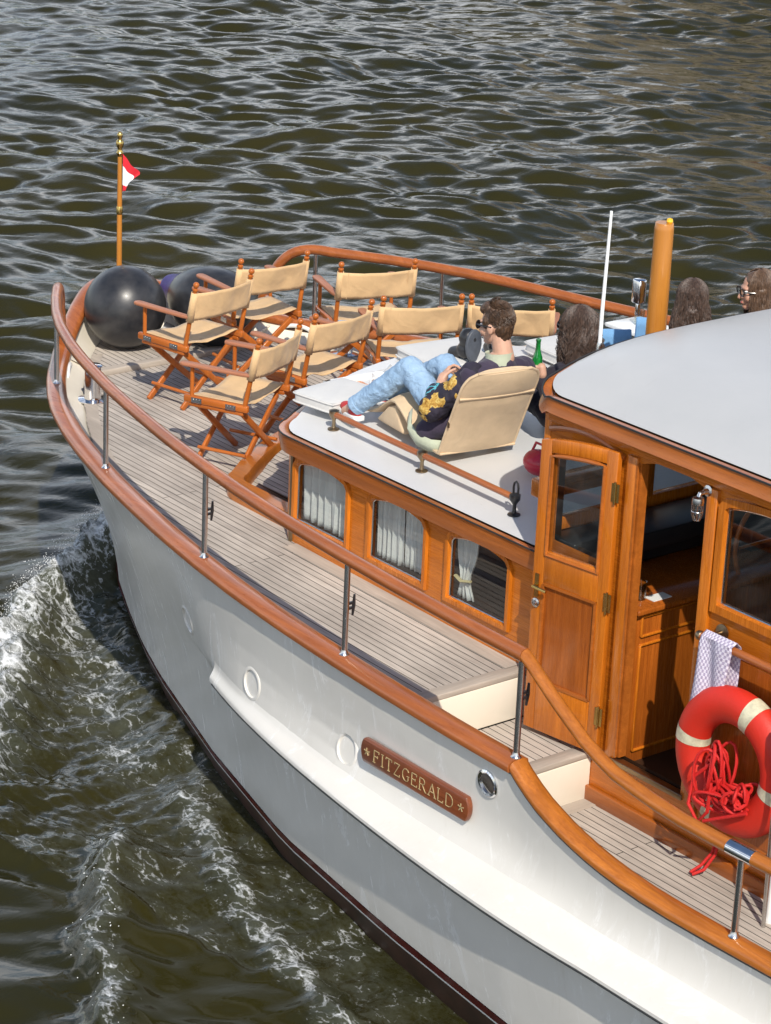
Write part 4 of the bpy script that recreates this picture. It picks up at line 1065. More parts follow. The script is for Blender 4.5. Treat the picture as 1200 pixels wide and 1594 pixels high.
# glass and blue deck chairs behind the wheelhouse roof line
for x, y, z, hw_, lab in ((-2.43, .30, .93, .085, 'pale blue chair back showing just right of the aerial'), (-2.41, .50, .98, .035, 'sliver of a pale blue chair back left of the wooden mast')):
    b = MB(); b.grid([[(x + hw_ * s * .5 + .01 * math.sin(s * 3), y + hw_ * s * (1 - .3 * max(0, k - .6)), z + .22 * k) for s in np.linspace(-1, 1, 9)] for k in np.linspace(-1.2, 1, 10)])
    o = b.build('blue_chair', M['blue_plain'], solid=.02); tag(o, lab, 'chair', 'blue chairs behind the wheelhouse roof')
g = MB().lathe([(.026, 0), (.03, .002), (.034, .10), (.032, .10), (.028, .006), (.001, .006)], (-2.82, .87, 1.0), 20).build('drinking_glass', M['glass']); tag(g, 'clear drinking glass standing on the far table left of the mast', 'glass')
b = MB(); b.box((-2.82, .87, .985), (.3, .3, .025)); b.cyl((-2.82, .87, .64), (-2.82, .87, .975), .02); b.lathe([(.12, 0), (.12, .012), (.03, .02)], (-2.82, .87, .64), 20)
o = b.build('side_table', M['white_plain'], bev=.004); tag(o, 'small table holding the drinking glass, mostly behind the roof', 'table')

# life ring on its chocks, with a coil of red line; towel; slim things at the right edge
lr = empty('life_ring', (.572, -1.60, .005)); tag(lr, 'orange life ring with pale reflective bands hanging on the wheelhouse side', 'life ring')
ringR, ringr = .288, .094
def torus_pt(th, ph, R=ringR, r=ringr): 
    rr = R + r * math.cos(ph); return V(rr * math.cos(th), -r * .82 * math.sin(ph), rr * math.sin(th))
b = MB(); b.rings([[torus_pt(a, p) for p in np.linspace(0, 2 * math.pi, 25)[:-1]] for a in np.linspace(0, 2 * math.pi, 73)[:-1]], True, False, 0, True); b.build('ring', M['orange'], lr)
for a0 in (70, 172, 252, 350):
    b = MB(); b.rings([[torus_pt(RAD(a), p, r=ringr + .002) for p in np.linspace(0, 2 * math.pi, 25)[:-1]] for a in np.linspace(a0 - 6, a0 + 6, 5)], True, False); b.build('reflective_band', M['tape'], lr)
rr = random.Random(3); b = MB()
def coil(cx, cz, ax_, az_, n, jit, y0):
    pts = []
    for i in range(n * 16):
        t = i / 16 * 2 * math.pi; k = 1 + jit * math.sin(t * .37 + 1.3)
        pts.append(V(cx + ax_ * k * math.cos(t) + .012 * math.sin(t * .7), y0 - .05 * math.sin(t * .23) - .03 * math.cos(t * 1.1), cz + az_ * k * math.sin(t) + .03 * math.sin(t * .31)))
    return pts
b.tube(coil(-.062, -.055, .05, .115, 11, .30, -.06), .0085, 6)
b.tube(coil(.02, -.165, .10, .035, 8, .30, -.065), .0085, 6)
b.tube(coil(.135, -.115, .035, .042, 6, .35, -.07), .0085, 6)
b.tube([(-.05, -.10, .0), (-.14, -.13, -.1), (-.15, -.14, -.25), (-.09, -.13, -.33), (-.03, -.13, -.25), (-.04, -.11, -.1)], .0095, 8)
b.tube([(.20, -.1, -.17), (.05, -.13, -.25), (-.04, -.14, -.30)], .009, 8)
o = b.build('rescue_line', M['red_line'], loc=(.572, -1.60, .005)); tag(o, 'tangled coil of bright red rescue line stuffed through the life ring', 'rope')
o = MB().tube([(.44, -1.515, -.50), (.44, -1.53, -.58), (.42, -1.58, -.66), (.39, -1.63, -.685), (.375, -1.63, -.68), (.39, -1.57, -.65), (.415, -1.525, -.58), (.425, -1.515, -.50)], .0085, 8).build('rope_end', M['red_line']); tag(o, 'loose loop of red line hanging down by the side deck', 'rope')
def towel_mat():
    m, nt, bs = mat('towel_check'); v = coords(nt, (1, 1, 1), 'UV'); ch = nd(nt, 'ShaderNodeTexChecker'); nt.links.new(v, ch.inputs[0]); ch.inputs['Scale'].default_value = 1.0
    mp = nd(nt, 'ShaderNodeMapping'); mp.inputs['Scale'].default_value = (20, 44, 1); nt.links.new(v, mp.inputs[0]); nt.links.new(mp.outputs[0], ch.inputs[0])
    ch.inputs[1].default_value = (.62, .59, .68, 1); ch.inputs[2].default_value = (.34, .30, .42, 1)
    sep = nd(nt, 'ShaderNodeSeparateXYZ'); nt.links.new(v, sep.inputs[0])
    e = math_(nt, 'LESS_THAN', sep.outputs['Y'], .12)
    c = mix(nt, e, ch.outputs[0], (.42, .37, .50))
    nt.links.new(c, bs.inputs['Base Color']); bs.inputs['Roughness'].default_value = .95; bump(nt, bs, noise(nt, coords(nt), 60, 3), .6, .01); return m
b = MB(); rows = []; nv = 22; nu = 15
for j in range(nv):
    k = j / (nv - 1)      # 0 bottom front .. 1 bottom back
    r = []
    for i in range(nu):
        u = i / (nu - 1); x = .285 + .20 * u + .012 * math.sin(k * 5 + u * 4)
        L = .42; s = k * L * 1.75
        if s < L: z = .578 - (L - s); y = -1.612 - .012 * math.sin(u * 9 + k * 3) - .016 * (1 - s / L) * math.sin(u * 5 + 1)
        elif s < L + .06: a = (s - L) / .06 * math.pi; z = .578 + .02 * math.sin(a); y = -1.585 - .027 * math.cos(a)
        else: z = .578 - (s - L - .06); y = -1.555 + .008 * math.sin(u * 8)
        x -= .03 * (1 - min(1, s / L)) if s < L else 0
        r.append((x, y, z))
    rows.append(r)
b.grid(rows); tw = b.build('towel', towel_mat(), solid=.004); tag(tw, 'checked lilac tea towel hung over the grab rail by the doorway', 'towel')
uv = tw.data.uv_layers.new(name='UVMap')
for lp in tw.data.loops:
    i = lp.vertex_index; uv.data[lp.index].uv = ((i % nu) / (nu - 1), (i // nu) / (nv - 1))
tc = empty('deck_chair', (1.12, -1.72, -.70)); tag(tc, 'tan padded chair cut off by the right edge beside the life ring', 'chair')
MB().rings([[( .19 * k * math.copysign(abs(math.cos(t)) ** .6, math.cos(t)), yy, 1.01 + .155 * k * math.copysign(abs(math.sin(t)) ** .6, math.sin(t))) for t in np.linspace(0, 2 * math.pi, 33)[:-1]] for k, yy in ((.01, -.035), (.8, -.03), (.95, -.018), (1.0, 0), (.95, .018), (.8, .03), (.01, .035))], True, True).build('back_pad', M['tan'], tc)
MB().box((0, .115, .44), (.40, .19, .05)).build('seat_pad', M['tan'], tc, bev=.02)
for qx in (-1, 1):
    MB().tube([(qx * .17, .0, .95), (qx * .17, .01, .44), (qx * .17, .02, .0)], .011, 10).build('leg', M['steel'], tc)
    MB().tube([(qx * .17, .19, .42), (qx * .17, .19, .0)], .011, 10).build('leg', M['steel'], tc)
o = MB().lathe([(.03, 0), (.03, .02), (.022, .03), (.022, .42), (.001, .43)], (.93, -1.63, -.70), 16).build('white_post', M['white_plain']); tag(o, 'short white post standing on the side deck at the right edge', 'post')
g = MB().lathe([(.024, 0), (.028, .003), (.03, .10), (.028, .10), (.025, .006), (.001, .006)], (-.46, -1.30, .437), 18).build('tumbler', M['glass']); tag(g, 'clear tumbler on the console just inside the cabin doorway', 'glass')
o = MB().box((-.43, -1.20, .438), (.07, .13, .004)).build('paper_note', M['white_plain'], rz=0); tag(o, 'small white paper lying on the console inside the doorway', 'paper')
b = MB(); b.ball((0, 0, .07), (.10, .08, .075), 18, 12); b.tube([(-.06, 0, .12), (-.03, 0, .18), (.03, 0, .18), (.06, 0, .12)], .008, 8)
o = b.build('bag', M['red_cloth'], loc=(-1.78, -.86, .64)); tag(o, 'crumpled glossy red bag on the cabin roof behind the lounge seat', 'bag')
M['red_cloth'].node_tree.nodes['Principled BSDF'].inputs['Coat Weight'].default_value = .6
MB().box((-1.14, -1.2, .86), (.10, .5, .10)).build('visor_box', M['var_y'], yacht, bev=.01)

# ------------------------------------------------------------------ folding lounge seat
ls = empty('lounge_seat', (-2.22, -.945, .645), RAD(-9)); tag(ls, 'beige padded folding lounge seat on the cabin roof, back propped upright', 'lounge seat')
hw = .25
def pad(prof, t0, name, parent, rnd=.03):
    """profile in x/z swept across the width, thickness t0, pillow section"""
    b = MB(); k = len(prof); rows_t, rows_b = [], []
    for i in range(k):
        a = Vector(prof[max(0, i - 1)]); c = Vector(prof[min(k - 1, i + 1)]); d = (c - a).normalized(); n = Vector((-d.y, d.x)); n = n if n.y > 0 or abs(n.y) < .2 and n.x < 0 else -n
        e = i / (k - 1); th_ = t0 * (1 - .6 * abs(2 * e - 1) ** 6) * (1 - .28 * math.exp(-((e - .70) / .035) ** 2) * (k > 13))
        rt, rb = [], []
        for s in np.linspace(-1, 1, 13):
            w = (1 - abs(s) ** 3.2); p = Vector(prof[i])
            cr = max(0, (e - .80) / .20) if k > 13 else 0; yy = s * hw * (1 - .30 * (1 - math.sqrt(max(0, 1 - cr * cr))))
            q = p + n * (th_ * .5 * w + .006); rt.append((q.x, yy, q.y)); q = p - n * (th_ * .5 * w * .5 + .004); rb.append((q.x, yy, q.y))
        rows_t.append(rt); rows_b.append(rb)
    b.grid(rows_t); b.grid(rows_b, flip=True)
    b.rings([[r[0] for r in rows_t], [r[0] for r in rows_b]], False, False); b.rings([[r[-1] for r in rows_t], [r[-1] for r in rows_b]], False, False)
    b.grid([rows_t[0], rows_b[0]]); b.grid([rows_t[-1], rows_b[-1]])
    return b.build(name, M['pad'], parent, angle=70)
back = [(.0 + .235 * t + .02 * t * t, .035 + .535 * t) for t in np.linspace(0, 1, 26)]
bp = pad(back, .125, 'backrest', ls)
b = MB()
for fz in (.70,):
    x = .235 * fz + .02 * fz * fz; z = .035 + .555 * fz
    b.tube([(x + .033 - .02 * s * s, s * hw * .98, z - .012) for s in np.linspace(-1, 1, 15)], .008, 6)
b.tube([(x + .012, s * hw, z) for x, z in back[:1] for s in (-1, 1)], .008, 6)
for q in (-1, 1): b.tube([(x, q * hw * (1 - .30 * (1 - math.sqrt(max(0, 1 - max(0, (i / 25 - .8) / .2) ** 2)))), z) for i, (x, z) in enumerate(back)], .009, 6)
b.tube([(back[-1][0], s * hw * .70, back[-1][1]) for s in np.linspace(-1, 1, 9)], .010, 6)
b.build('piping', M['pad'], bp)
MB().box((.10, -hw - .006, .24), (.012, .01, .035)).build('buckle', M['bronze'], bp)
seat = [(-.02, .03), (-.12, .035), (-.25, .06), (-.36, .105), (-.45, .155), (-.52, .185), (-.57, .18), (-.64, .14), (-.72, .085), (-.80, .045), (-.86, .035)]
pad(seat, .07, 'seat_pad', ls)
MB().prism([(-.42, 0, .008), (-.53, 0, .16), (-.62, 0, .13), (-.76, 0, .008)], (0, -hw + .01, 0), (0, hw - .01, 0)).build('knee_bolster', M['pad'], ls, bev=.02)
# ------------------------------------------------------------------ people
M['skin'] = None
def skin_mat(name, c):
    m, nt, bs = mat(name); v = coords(nt)
    nt.links.new(ramp(nt, noise(nt, v, 22, 4), [(0.3, tuple(x * .86 for x in c)), (0.7, c)]), bs.inputs['Base Color'])
    bs.inputs['Roughness'].default_value = .5; bs.inputs['Subsurface Weight'].default_value = .08; bs.inputs['Subsurface Radius'].default_value = (.02, .008, .004)
    return m
def hair_mat(name, d, l):
    m, nt, bs = mat(name); v = coords(nt, (30, 30, 9))
    nt.links.new(ramp(nt, noise(nt, v, 3.0, 5, .7), [(0.3, d), (0.7, l)]), bs.inputs['Base Color'])
    bs.inputs['Roughness'].default_value = .42; bump(nt, bs, noise(nt, v, 6, 3), .6, .006); return m
def jeans_mat():
    m, nt, bs = mat('jeans_denim'); v = coords(nt)
    n = noise(nt, v, 6, 5, .65); w = noise(nt, coords(nt, (1, 1, 1.0)), 26, 4, .6, 1.2); f = noise(nt, v, 380, 2)
    c = ramp(nt, n, [(0.28, (.21, .35, .52)), (0.55, (.29, .44, .61)), (0.75, (.37, .52, .67))])
    c = mix(nt, math_(nt, 'MULTIPLY', w, .3), c, (.15, .27, .45)); c = mix(nt, math_(nt, 'MULTIPLY', f, .3), c, (.5, .6, .72))
    nt.links.new(c, bs.inputs['Base Color']); bs.inputs['Roughness'].default_value = .9; bs.inputs['Specular IOR Level'].default_value = .2
    bump(nt, bs, math_(nt, 'ADD', w, math_(nt, 'MULTIPLY', n, .5)), .7, .018); return m
M['skin'] = skin_mat('skin_light', (.62, .36, .25)); M['skin_b'] = skin_mat('skin_tanned', (.56, .30, .20))
M['hair'] = hair_mat('hair_brown', (.022, .012, .007), (.12, .065, .035)); M['hair_dark'] = hair_mat('hair_dark', (.014, .009, .007), (.12, .075, .055)); M['hair_light'] = hair_mat('hair_light_brown', (.040, .022, .013), (.17, .100, .060))
M['jeans'] = jeans_mat()
M['lips'] = paint('lips', (.45, .13, .11), .45); M['lens'] = paint('dark_lens', (.008, .008, .01), .06, coat=1.0); M['frame'] = paint('spectacle_frame', (.015, .012, .012), .25)
M['stripe'] = None
def stripe_mat():
    m, nt, bs = mat('striped_cotton'); w = nd(nt, 'ShaderNodeTexWave', wave_type='BANDS', bands_direction='DIAGONAL'); w.inputs['Scale'].default_value = 22
    nt.links.new(coords(nt), w.inputs['Vector']); nt.links.new(ramp(nt, w.outputs['Color'], [(.45, (.75, .75, .75)), (.6, (.25, .27, .33))]), bs.inputs['Base Color']); bs.inputs['Roughness'].default_value = .9; return m
M['stripe'] = stripe_mat()

def frame_at(o, yaw, pitch=0.0, roll=0.0):
    return Matrix.Translation(Vector(o)) @ Matrix.Rotation(yaw, 4, 'Z') @ Matrix.Rotation(pitch, 4, 'Y') @ Matrix.Rotation(roll, 4, 'X')
def tf(F, prims):
    R = F.to_3x3(); out = []
    for p in prims:
        if p[0] == 'c': out.append(('c', F @ Vector(p[1]), F @ Vector(p[2]), p[3], p[4]))
        else: out.append(('e', F @ Vector(p[1]), p[2], R @ p[3] if len(p) > 3 else R))
    return out
HEAD = [('e', (-.010, 0, .032), (.094, .075, .094)), ('e', (.030, 0, -.030), (.060, .058, .078)), ('e', (.060, 0, -.088), (.027, .028, .022)), ('c', (.086, 0, .012), (.106, 0, -.028), .010, .0135),
        ('e', (.074, 0, .028), (.020, .050, .014)), ('e', (.083, 0, -.060), (.013, .024, .011)), ('e', (.060, .040, -.025), (.026, .022, .028)), ('e', (.060, -.040, -.025), (.026, .022, .028)),
        ('e', (-.006, .078, -.006), (.021, .009, .032)), ('e', (-.006, -.078, -.006), (.021, .009, .032)), ('c', (-.022, 0, -.05), (-.045, 0, -.18), .054, .060)]
def hand(o, d, n, spread=1, curl=(30, 40, 30)):
    """palm + four fingers + thumb; d towards the fingertips, n out of the back of the hand"""
    d = Vector(d).normalized(); n = Vector(n); n = (n - d * n.dot(d)).normalized(); s = d.cross(n) * spread; o = Vector(o); pr = []
    for k in (-1.5, -.5, .5, 1.5): pr.append(('c', o + s * k * .015, o + d * .082 + s * k * .020, .0145, .0115))
    pr.append(('c', o - d * .035, o + d * .02, .026, .030))
    for k, L in ((-1.5, .058), (-.5, .070), (.5, .076), (1.5, .070)):
        p = o + d * .082 + s * k * .0205; a = 0.0
        for seg, c in zip((.45, .31, .24), curl):
            a += RAD(c); q = p + (d * math.cos(a) - n * math.sin(a)) * (L * seg * 1.15); pr.append(('c', p, q, .0092, .0082)); p = q
    p = o + d * .015 + s * .028; q = p + (d * .6 + s * .75 - n * .3).normalized() * .04; r = q + (d * .85 + s * .1 - n * .5).normalized() * .034
    pr += [('c', p, q, .012, .0105), ('c', q, r, .0105, .0085)]
    return pr
def specs(F, parent, dark=True, sc=1.0):
    b = MB()
    for q in (-1, 1):
        lp = [F @ V(.103 - .012 * abs(math.cos(t) * .5 + .5 * q * q) * .6, q * .036 + .027 * math.cos(t), .008 + .022 * math.sin(t)) for t in np.linspace(0, 2 * math.pi, 17)[:-1]]
        b.tube(lp, .0042, 6, loop=True); b.tube([F @ V(.094, q * .063, .016), F @ V(.05, q * .080, .014), F @ V(-.02, q * .084, .010)], .0042, 6)
    b.tube([F @ V(.103, -.011, .012), F @ V(.107, 0, .014), F @ V(.103, .011, .012)], .0042, 6)
    o = b.build('sunglasses' if dark else 'spectacles', M['frame'], parent)
    b = MB()
    for q in (-1, 1): b.add([F @ V(.099, q * .036 + .026 * math.cos(t), .008 + .021 * math.sin(t)) for t in np.linspace(0, 2 * math.pi, 17)[:-1]], [tuple(range(16))])
    b.build('lens', M['lens'] if dark else M['glass'], o, smooth=False)
def eyes(F, parent):
    b = MB()
    for q in (-1, 1): b.ball(F @ V(.074, q * .034, .008), .0125, 12, 8)
    o = b.build('eye', M['white_plain'], parent)
    b = MB()
    for q in (-1, 1): b.ball(F @ V(.083, q * .034, .008), .0062, 10, 6)
    b.build('iris', M['frame'], o)
    MB().ball(F @ V(.0935, 0, -.060), (.006, .02, .0065), 14, 8, 0, F.to_3x3()).build('lips', M['lips'], parent)
def short_hair(F, parent, m, seed=1):
    pr = tf(F, [('e', (-.018, 0, .046), (.093, .079, .086)), ('e', (-.050, 0, .005), (.056, .070, .076)), ('e', (.022, 0, .106), (.066, .058, .036)), ('e', (-.060, 0, -.045), (.032, .046, .042)),
                ('e', (.02, .070, .03), (.030, .014, .038)), ('e', (.02, -.070, .03), (.030, .014, .038)), ('e', (.058, .01, .100), (.034, .046, .030))])
    h = blob('hair', pr, m, parent, .0065, 2, .006, 45)
    R = random.Random(seed); b = MB()
    for i in range(1500):
        a = R.uniform(0, 6.283); e = R.uniform(-.35, 1.52) if math.cos(a) < .3 else R.uniform(.72, 1.52); c = V(-.022, 0, .05)
        p = c + V(math.cos(a) * math.cos(e) * .092, math.sin(a) * math.cos(e) * .077, math.sin(e) * .086)
        d = (p - c).normalized(); t = V(-.6, math.sin(a) * .25, -.75) if e < .8 else V(-.75 + .5 * mnoise.noise(p * 14), .6 * mnoise.noise(p * 14 + V(5, 5, 5)), .1)
        t = t + V(R.uniform(-.18, .18), R.uniform(-.18, .18), R.uniform(-.18, .18)); t = (t - d * t.dot(d)).normalized()
        if e > 1.0 and p.x > .0: t = (t * .5 + V(.2, R.uniform(-.5, .5), .55)).normalized()
        L = R.uniform(.028, .05); lift = .004 if e < .9 else .010
        pts = [p - d * .005, p + t * L * .5 + d * lift, p + t * L + d * (lift * .4 - .5 * L * L / .1)]
        b.tube([F @ q for q in pts], [.0019, .0017, .0005], 4, caps=False)
    b.build('hair_locks', m, h)
def long_hair(F, parent, m, seed=1, length=.34, wave=.014, n=300, back=False):
    pr = tf(F, [('e', (-.022, 0, .040), (.102, .088, .094)), ('e', (-.06, 0, -.03), (.060, .084, .10)), ('c', (-.07, 0, -.04), (-.085, 0, -.04 - length * .55), .070, .055), ('e', (-.005, .074, -.0), (.045, .022, .07)), ('e', (-.005, -.074, -.0), (.045, .022, .07))])
    h = blob('hair', pr, m, parent, .009, 3, .010, 26)
    R = random.Random(seed); b = MB()
    for i in range(n):
        a = R.uniform(-2.5, 2.5); e = R.uniform(.0, 1.5); c = V(-.022, 0, .04)
        ph = R.uniform(0, 6.28); k = R.uniform(.7, 1.25); pts = []; r = []
        d0 = V(-math.cos(a), math.sin(a), 0)
        Lh = length * R.uniform(.7, 1.05) + .1
        for j in range(11):
            u = j / 10; s = u * Lh
            ee = e - s / .095
            if ee > -.25: p = c + V(d0.x * math.cos(ee) * .105, d0.y * math.cos(ee) * .091, math.sin(ee) * .097)
            else:
                q = c + V(d0.x * math.cos(-.25) * .105, d0.y * math.cos(-.25) * .091, math.sin(-.25) * .097); fall = s - (e + .25) * .095
                p = q + V(d0.x * .02 * math.sin(fall * 8) - (.03 + .07 * min(1, max(0, d0.x / .6))) * fall, d0.y * .03 * math.sin(fall * 7), -fall)
            w = wave * k * min(1, u * 1.6); cl_ = mnoise.noise(Vector((a * 2.2, e * 2.2, seed))) * 6; p = p + V(w * math.sin(cl_ + ph * .25 + s * 46), w * math.cos(cl_ * 1.3 + ph * .25 + s * 40), 0)
            pts.append(F @ p); r.append(.0036 * (1 - .7 * u) * k)
        b.tube(pts, r, 4, caps=False)
    b.build('hair_locks', m, h)

def ginkgo_mat(leaves, vine):
    """navy cloth with printed golden fan leaves: each leaf is a disc sector round a fixed spot on the cloth"""
    m, nt, bs = mat('printed_navy_cloth'); tc = nd(nt, 'ShaderNodeTexCoord'); v = coords(nt)
    base = ramp(nt, noise(nt, v, 6, 4), [(.3, (.012, .010, .020)), (.7, (.028, .022, .042))])
    wob = noise(nt, v, 45, 3, .7)
    c = base
    gold = ramp(nt, noise(nt, v, 34, 4, .7, 1.5), [(.36, (.26, .12, .015)), (.5, (.46, .27, .05)), (.64, (.62, .48, .16))])
    def dist(p):
        d = nd(nt, 'ShaderNodeVectorMath', operation='DISTANCE'); nt.links.new(tc.outputs['Object'], d.inputs[0]); d.inputs[1].default_value = p; return d.outputs['Value']
    for p, r, cut in leaves:
        d = math_(nt, 'ADD', dist(p), math_(nt, 'MULTIPLY', math_(nt, 'SUBTRACT', wob, .5), r * .9))
        inside = math_(nt, 'LESS_THAN', d, r)
        hole = math_(nt, 'GREATER_THAN', dist(tuple(Vector(p) + Vector(cut) * r)), r * .55)
        c = mix(nt, math_(nt, 'MULTIPLY', inside, hole), c, gold)
    for p, r in vine:
        d = math_(nt, 'ABSOLUTE', math_(nt, 'SUBTRACT', math_(nt, 'ADD', dist(p), math_(nt, 'MULTIPLY', wob, .03)), r))
        c = mix(nt, math_(nt, 'LESS_THAN', d, .004), c, (.10, .42, .50))
    nt.links.new(c, bs.inputs['Base Color']); bs.inputs['Roughness'].default_value = .8
    bump(nt, bs, noise(nt, v, 14, 3, .6, .8), .6, .02); return m

# --- the man on the lounge seat
def make_man():
    t = empty('person', (-2.36, -.93, .69)); I = Matrix.Translation(V(2.36, .93, -.69))     # children are modelled round the root
    P = dict(pel=V(-2.345, -.93, .80), ch=V(-2.235, -.88, 1.0), nk=V(-2.175, -.85, 1.19), H=V(-2.215, -.85, 1.395), LS=V(-2.185, -1.045, 1.125), RS=V(-2.185, -.655, 1.115),
             LE=V(-2.34, -1.195, .925), LH=V(-2.475, -1.01, 1.035), RE=V(-2.36, -.53, .93), RH=V(-2.56, -.68, .93), LHip=V(-2.38, -1.01, .785), RHip=V(-2.38, -.84, .785),
             LK=V(-2.755, -1.02, 1.025), RK=V(-2.735, -.765, 1.005), LA=V(-3.06, -1.165, .735), RA=V(-3.19, -.85, .735))
    F = frame_at(P['H'], RAD(196), RAD(6))
    body = tf(F, HEAD)
    body += [('c', P['nk'], P['ch'], .075, .125), ('e', P['ch'], (.095, .155, .15)), ('e', P['pel'], (.10, .15, .11)), ('c', P['ch'], P['pel'], .11, .11)]
    for s in 'LR':
        body += [('c', P[s + 'S'], P[s + 'E'], .050, .040), ('c', P[s + 'E'], P[s + 'H'], .040, .026), ('c', P['nk'], P[s + 'S'], .050, .050), ('c', P[s + 'Hip'], P[s + 'K'], .078, .052), ('c', P[s + 'K'], P[s + 'A'], .050, .034)]
        body.append(('c', P[s + 'A'], P[s + 'A'] + V(-.10, 0, -.055), .034, .03))
    body += hand(P['LH'], P['LH'] - P['LE'] + V(-.02, .08, .05), (-.3, -.9, .3), 1) + hand(P['RH'], V(-.8, -.4, .0), (0, .3, .9), -1)
    o = blob('body', body, M['skin'], t, .0065, 2); o.data.transform(I)
    def fin(o): o.data.transform(I); return o
    short_hair(F, t, M['hair'])
    for c in list(t.children):
        if c.name.startswith('hair'):
            c.data.transform(I)
            for g in c.children: g.data.transform(I)
    n0 = set(t.children)
    eyes(F, t); specs(F, t, True)
    for c in set(t.children) - n0:
        c.data.transform(I)
        for g in c.children: g.data.transform(I)
    # stubble / beard shadow is left to the skin; collar, jacket, sleeves
    b = MB()
    up = (P['H'] - P['nk']).normalized(); cc = P['nk'] + V(.0, 0, .025)
    b.lathe([(.078, -.05), (.072, -.01), (.074, .03), (.080, .035), (.080, -.03)], cc, 26, axis=(-.12, 0, 1)); fin(b.build('collar', M['green_lining'], t, solid=.004))
    jk = [('c', P['nk'] + V(.0, 0, -.03), P['ch'], .10, .155), ('e', P['ch'] + V(0, 0, .0), (.125, .205, .18)), ('c', P['ch'], P['pel'] + V(.0, 0, .03), .15, .155), ('e', P['pel'] + V(.0, 0, .02), (.135, .205, .13)),
          ('c', P['nk'] + V(.01, -.06, -.03), P['LS'], .065, .078), ('c', P['nk'] + V(.01, .06, -.03), P['RS'], .065, .078), ('c', P['pel'] + V(-.02, -.12, .03), V(-2.42, -1.13, .76), .09, .07)]
    fin(blob('jacket', jk, M['navy'], t, .009, 6, .014, 9))
    leaves = [((-2.25, -1.14, 1.10), .050, (-.5, .4, .4)), ((-2.27, -1.21, 1.0), .046, (.3, .2, .8)), ((-2.33, -1.255, .955), .048, (-.8, .1, .3)), ((-2.36, -1.25, .88), .045, (.2, -.2, .9)), ((-2.43, -1.2, .97), .034, (.4, 0, -.8)),
              ((-2.20, -1.13, 1.04), .024, (.7, 0, .5)), ((-2.30, -1.15, .86), .03, (.3, .3, .6)), ((-2.40, -1.255, .93), .022, (0, 0, .9))]
    leaves = [(tuple(I @ V(*p)), r, c) for p, r, c in leaves]; vine = [(tuple(I @ V(-2.40, -1.16, 1.0)), .055), (tuple(I @ V(-2.44, -1.12, .98)), .085)]
    gm = ginkgo_mat(leaves, vine)
    fin(blob('sleeve', [('c', P['LS'] + V(.0, .01, .01), P['LE'], .078, .076), ('c', P['LE'], P['LH'].lerp(P['LE'], .35), .076, .050)], gm, t, .008, 5, .014, 13))
    fin(blob('sleeve', [('c', P['RS'], P['RE'], .078, .070), ('c', P['RE'], P['RH'].lerp(P['RE'], .25), .070, .048)], M['navy'], t, .009, 5, .012, 12))
    lp = I @ V(-2.085, -.865, 1.085)
    # hem turned back to show the lining, back print
    b = MB(); hem = [V(-2.60, -1.11, .80), V(-2.54, -1.165, .735), V(-2.45, -1.185, .70), V(-2.34, -1.175, .695), V(-2.27, -1.13, .70)]
    b.grid([[p + V(0, -.008, .045) for p in hem], [p + V(-.01, -.022, .012) for p in hem], [p + V(0, -.01, -.028) for p in hem]]); fin(b.build('lining', M['green_lining'], t, solid=.006))
    b = MB(); c = V(-2.052, -.84, 1.135)
    b.add([c + V(.0, 0, -.028)] + [c + V(.004, .026 * math.cos(a), .026 * math.sin(a)) for a in np.linspace(-.3, math.pi + .3, 11)], [(0, i, i + 1) for i in range(1, 11)])
    fin(b.build('leaf_print', M['gold'], t, solid=.002))
    jn = [('e', P['pel'] + V(-.02, 0, -.02), (.125, .175, .105))]
    for s in 'LR':
        jn += [('c', P[s + 'Hip'], P[s + 'K'], .094, .075), ('c', P[s + 'K'], P[s + 'A'].lerp(P[s + 'K'], .5), .076, .068), ('c', P[s + 'A'].lerp(P[s + 'K'], .5), P[s + 'A'] + V(.0, 0, .01), .068, .056)]
    jo = fin(blob('jeans', jn, M['jeans'], t, .009, 4, .010, 16))
    b = MB()
    for s in 'LR':
        d = (P[s + 'A'] - P[s + 'K']).normalized(); b.lathe([(.058, -.02), (.0615, -.018), (.0615, .012), (.058, .014)], P[s + 'A'] + V(0, 0, .005), 20, axis=d)
    fin(b.build('jeans_cuff', M['jeans'], jo))
    for s in 'LR':
        a = P[s + 'A']; d = V(-.95, .22 if s == 'L' else .0, 0).normalized(); sd = V(-d.y, d.x, 0); R3 = Matrix((d, sd, V(0, 0, 1))).transposed(); base = V(a.x, a.y, .658)
        sh = fin(blob('sneaker', [('e', base + d * .02 + V(0, 0, .045), (.065, .040, .048), R3), ('e', base + d * .11 + V(0, 0, .035), (.080, .044, .034), R3), ('c', base + V(0, 0, .05), a + V(0, 0, .0), .042, .040)], M['sneaker'], t, .006, 3))
        b = MB(); pl = [(-.055, 0), (-.045, .035), (0, .042), (.08, .046), (.15, .045), (.185, .025), (.195, 0), (.185, -.025), (.15, -.045), (.08, -.046), (0, -.042), (-.045, -.035)]
        b.prism([base + d * x + sd * y for x, y in pl], (0, 0, -.004), (0, 0, .026)); fin(b.build('sole', M['white_plain'], sh, bev=.006))
        b = MB()
        for k in range(4): b.tube([base + d * (.055 + .022 * k) + sd * y + V(0, 0, .078 - .012 * k - 6 * y * y) for y in (-.03, -.015, 0, .015, .03)], .004, 6)
        fin(b.build('laces', M['white_plain'], sh))
    return t
M['sneaker'] = paint('sneaker_red', (.55, .03, .03), .6, .12, 14)
man = make_man()
tag(man, 'brown haired man in navy jacket and pale jeans reclining on the lounge seat', 'person')

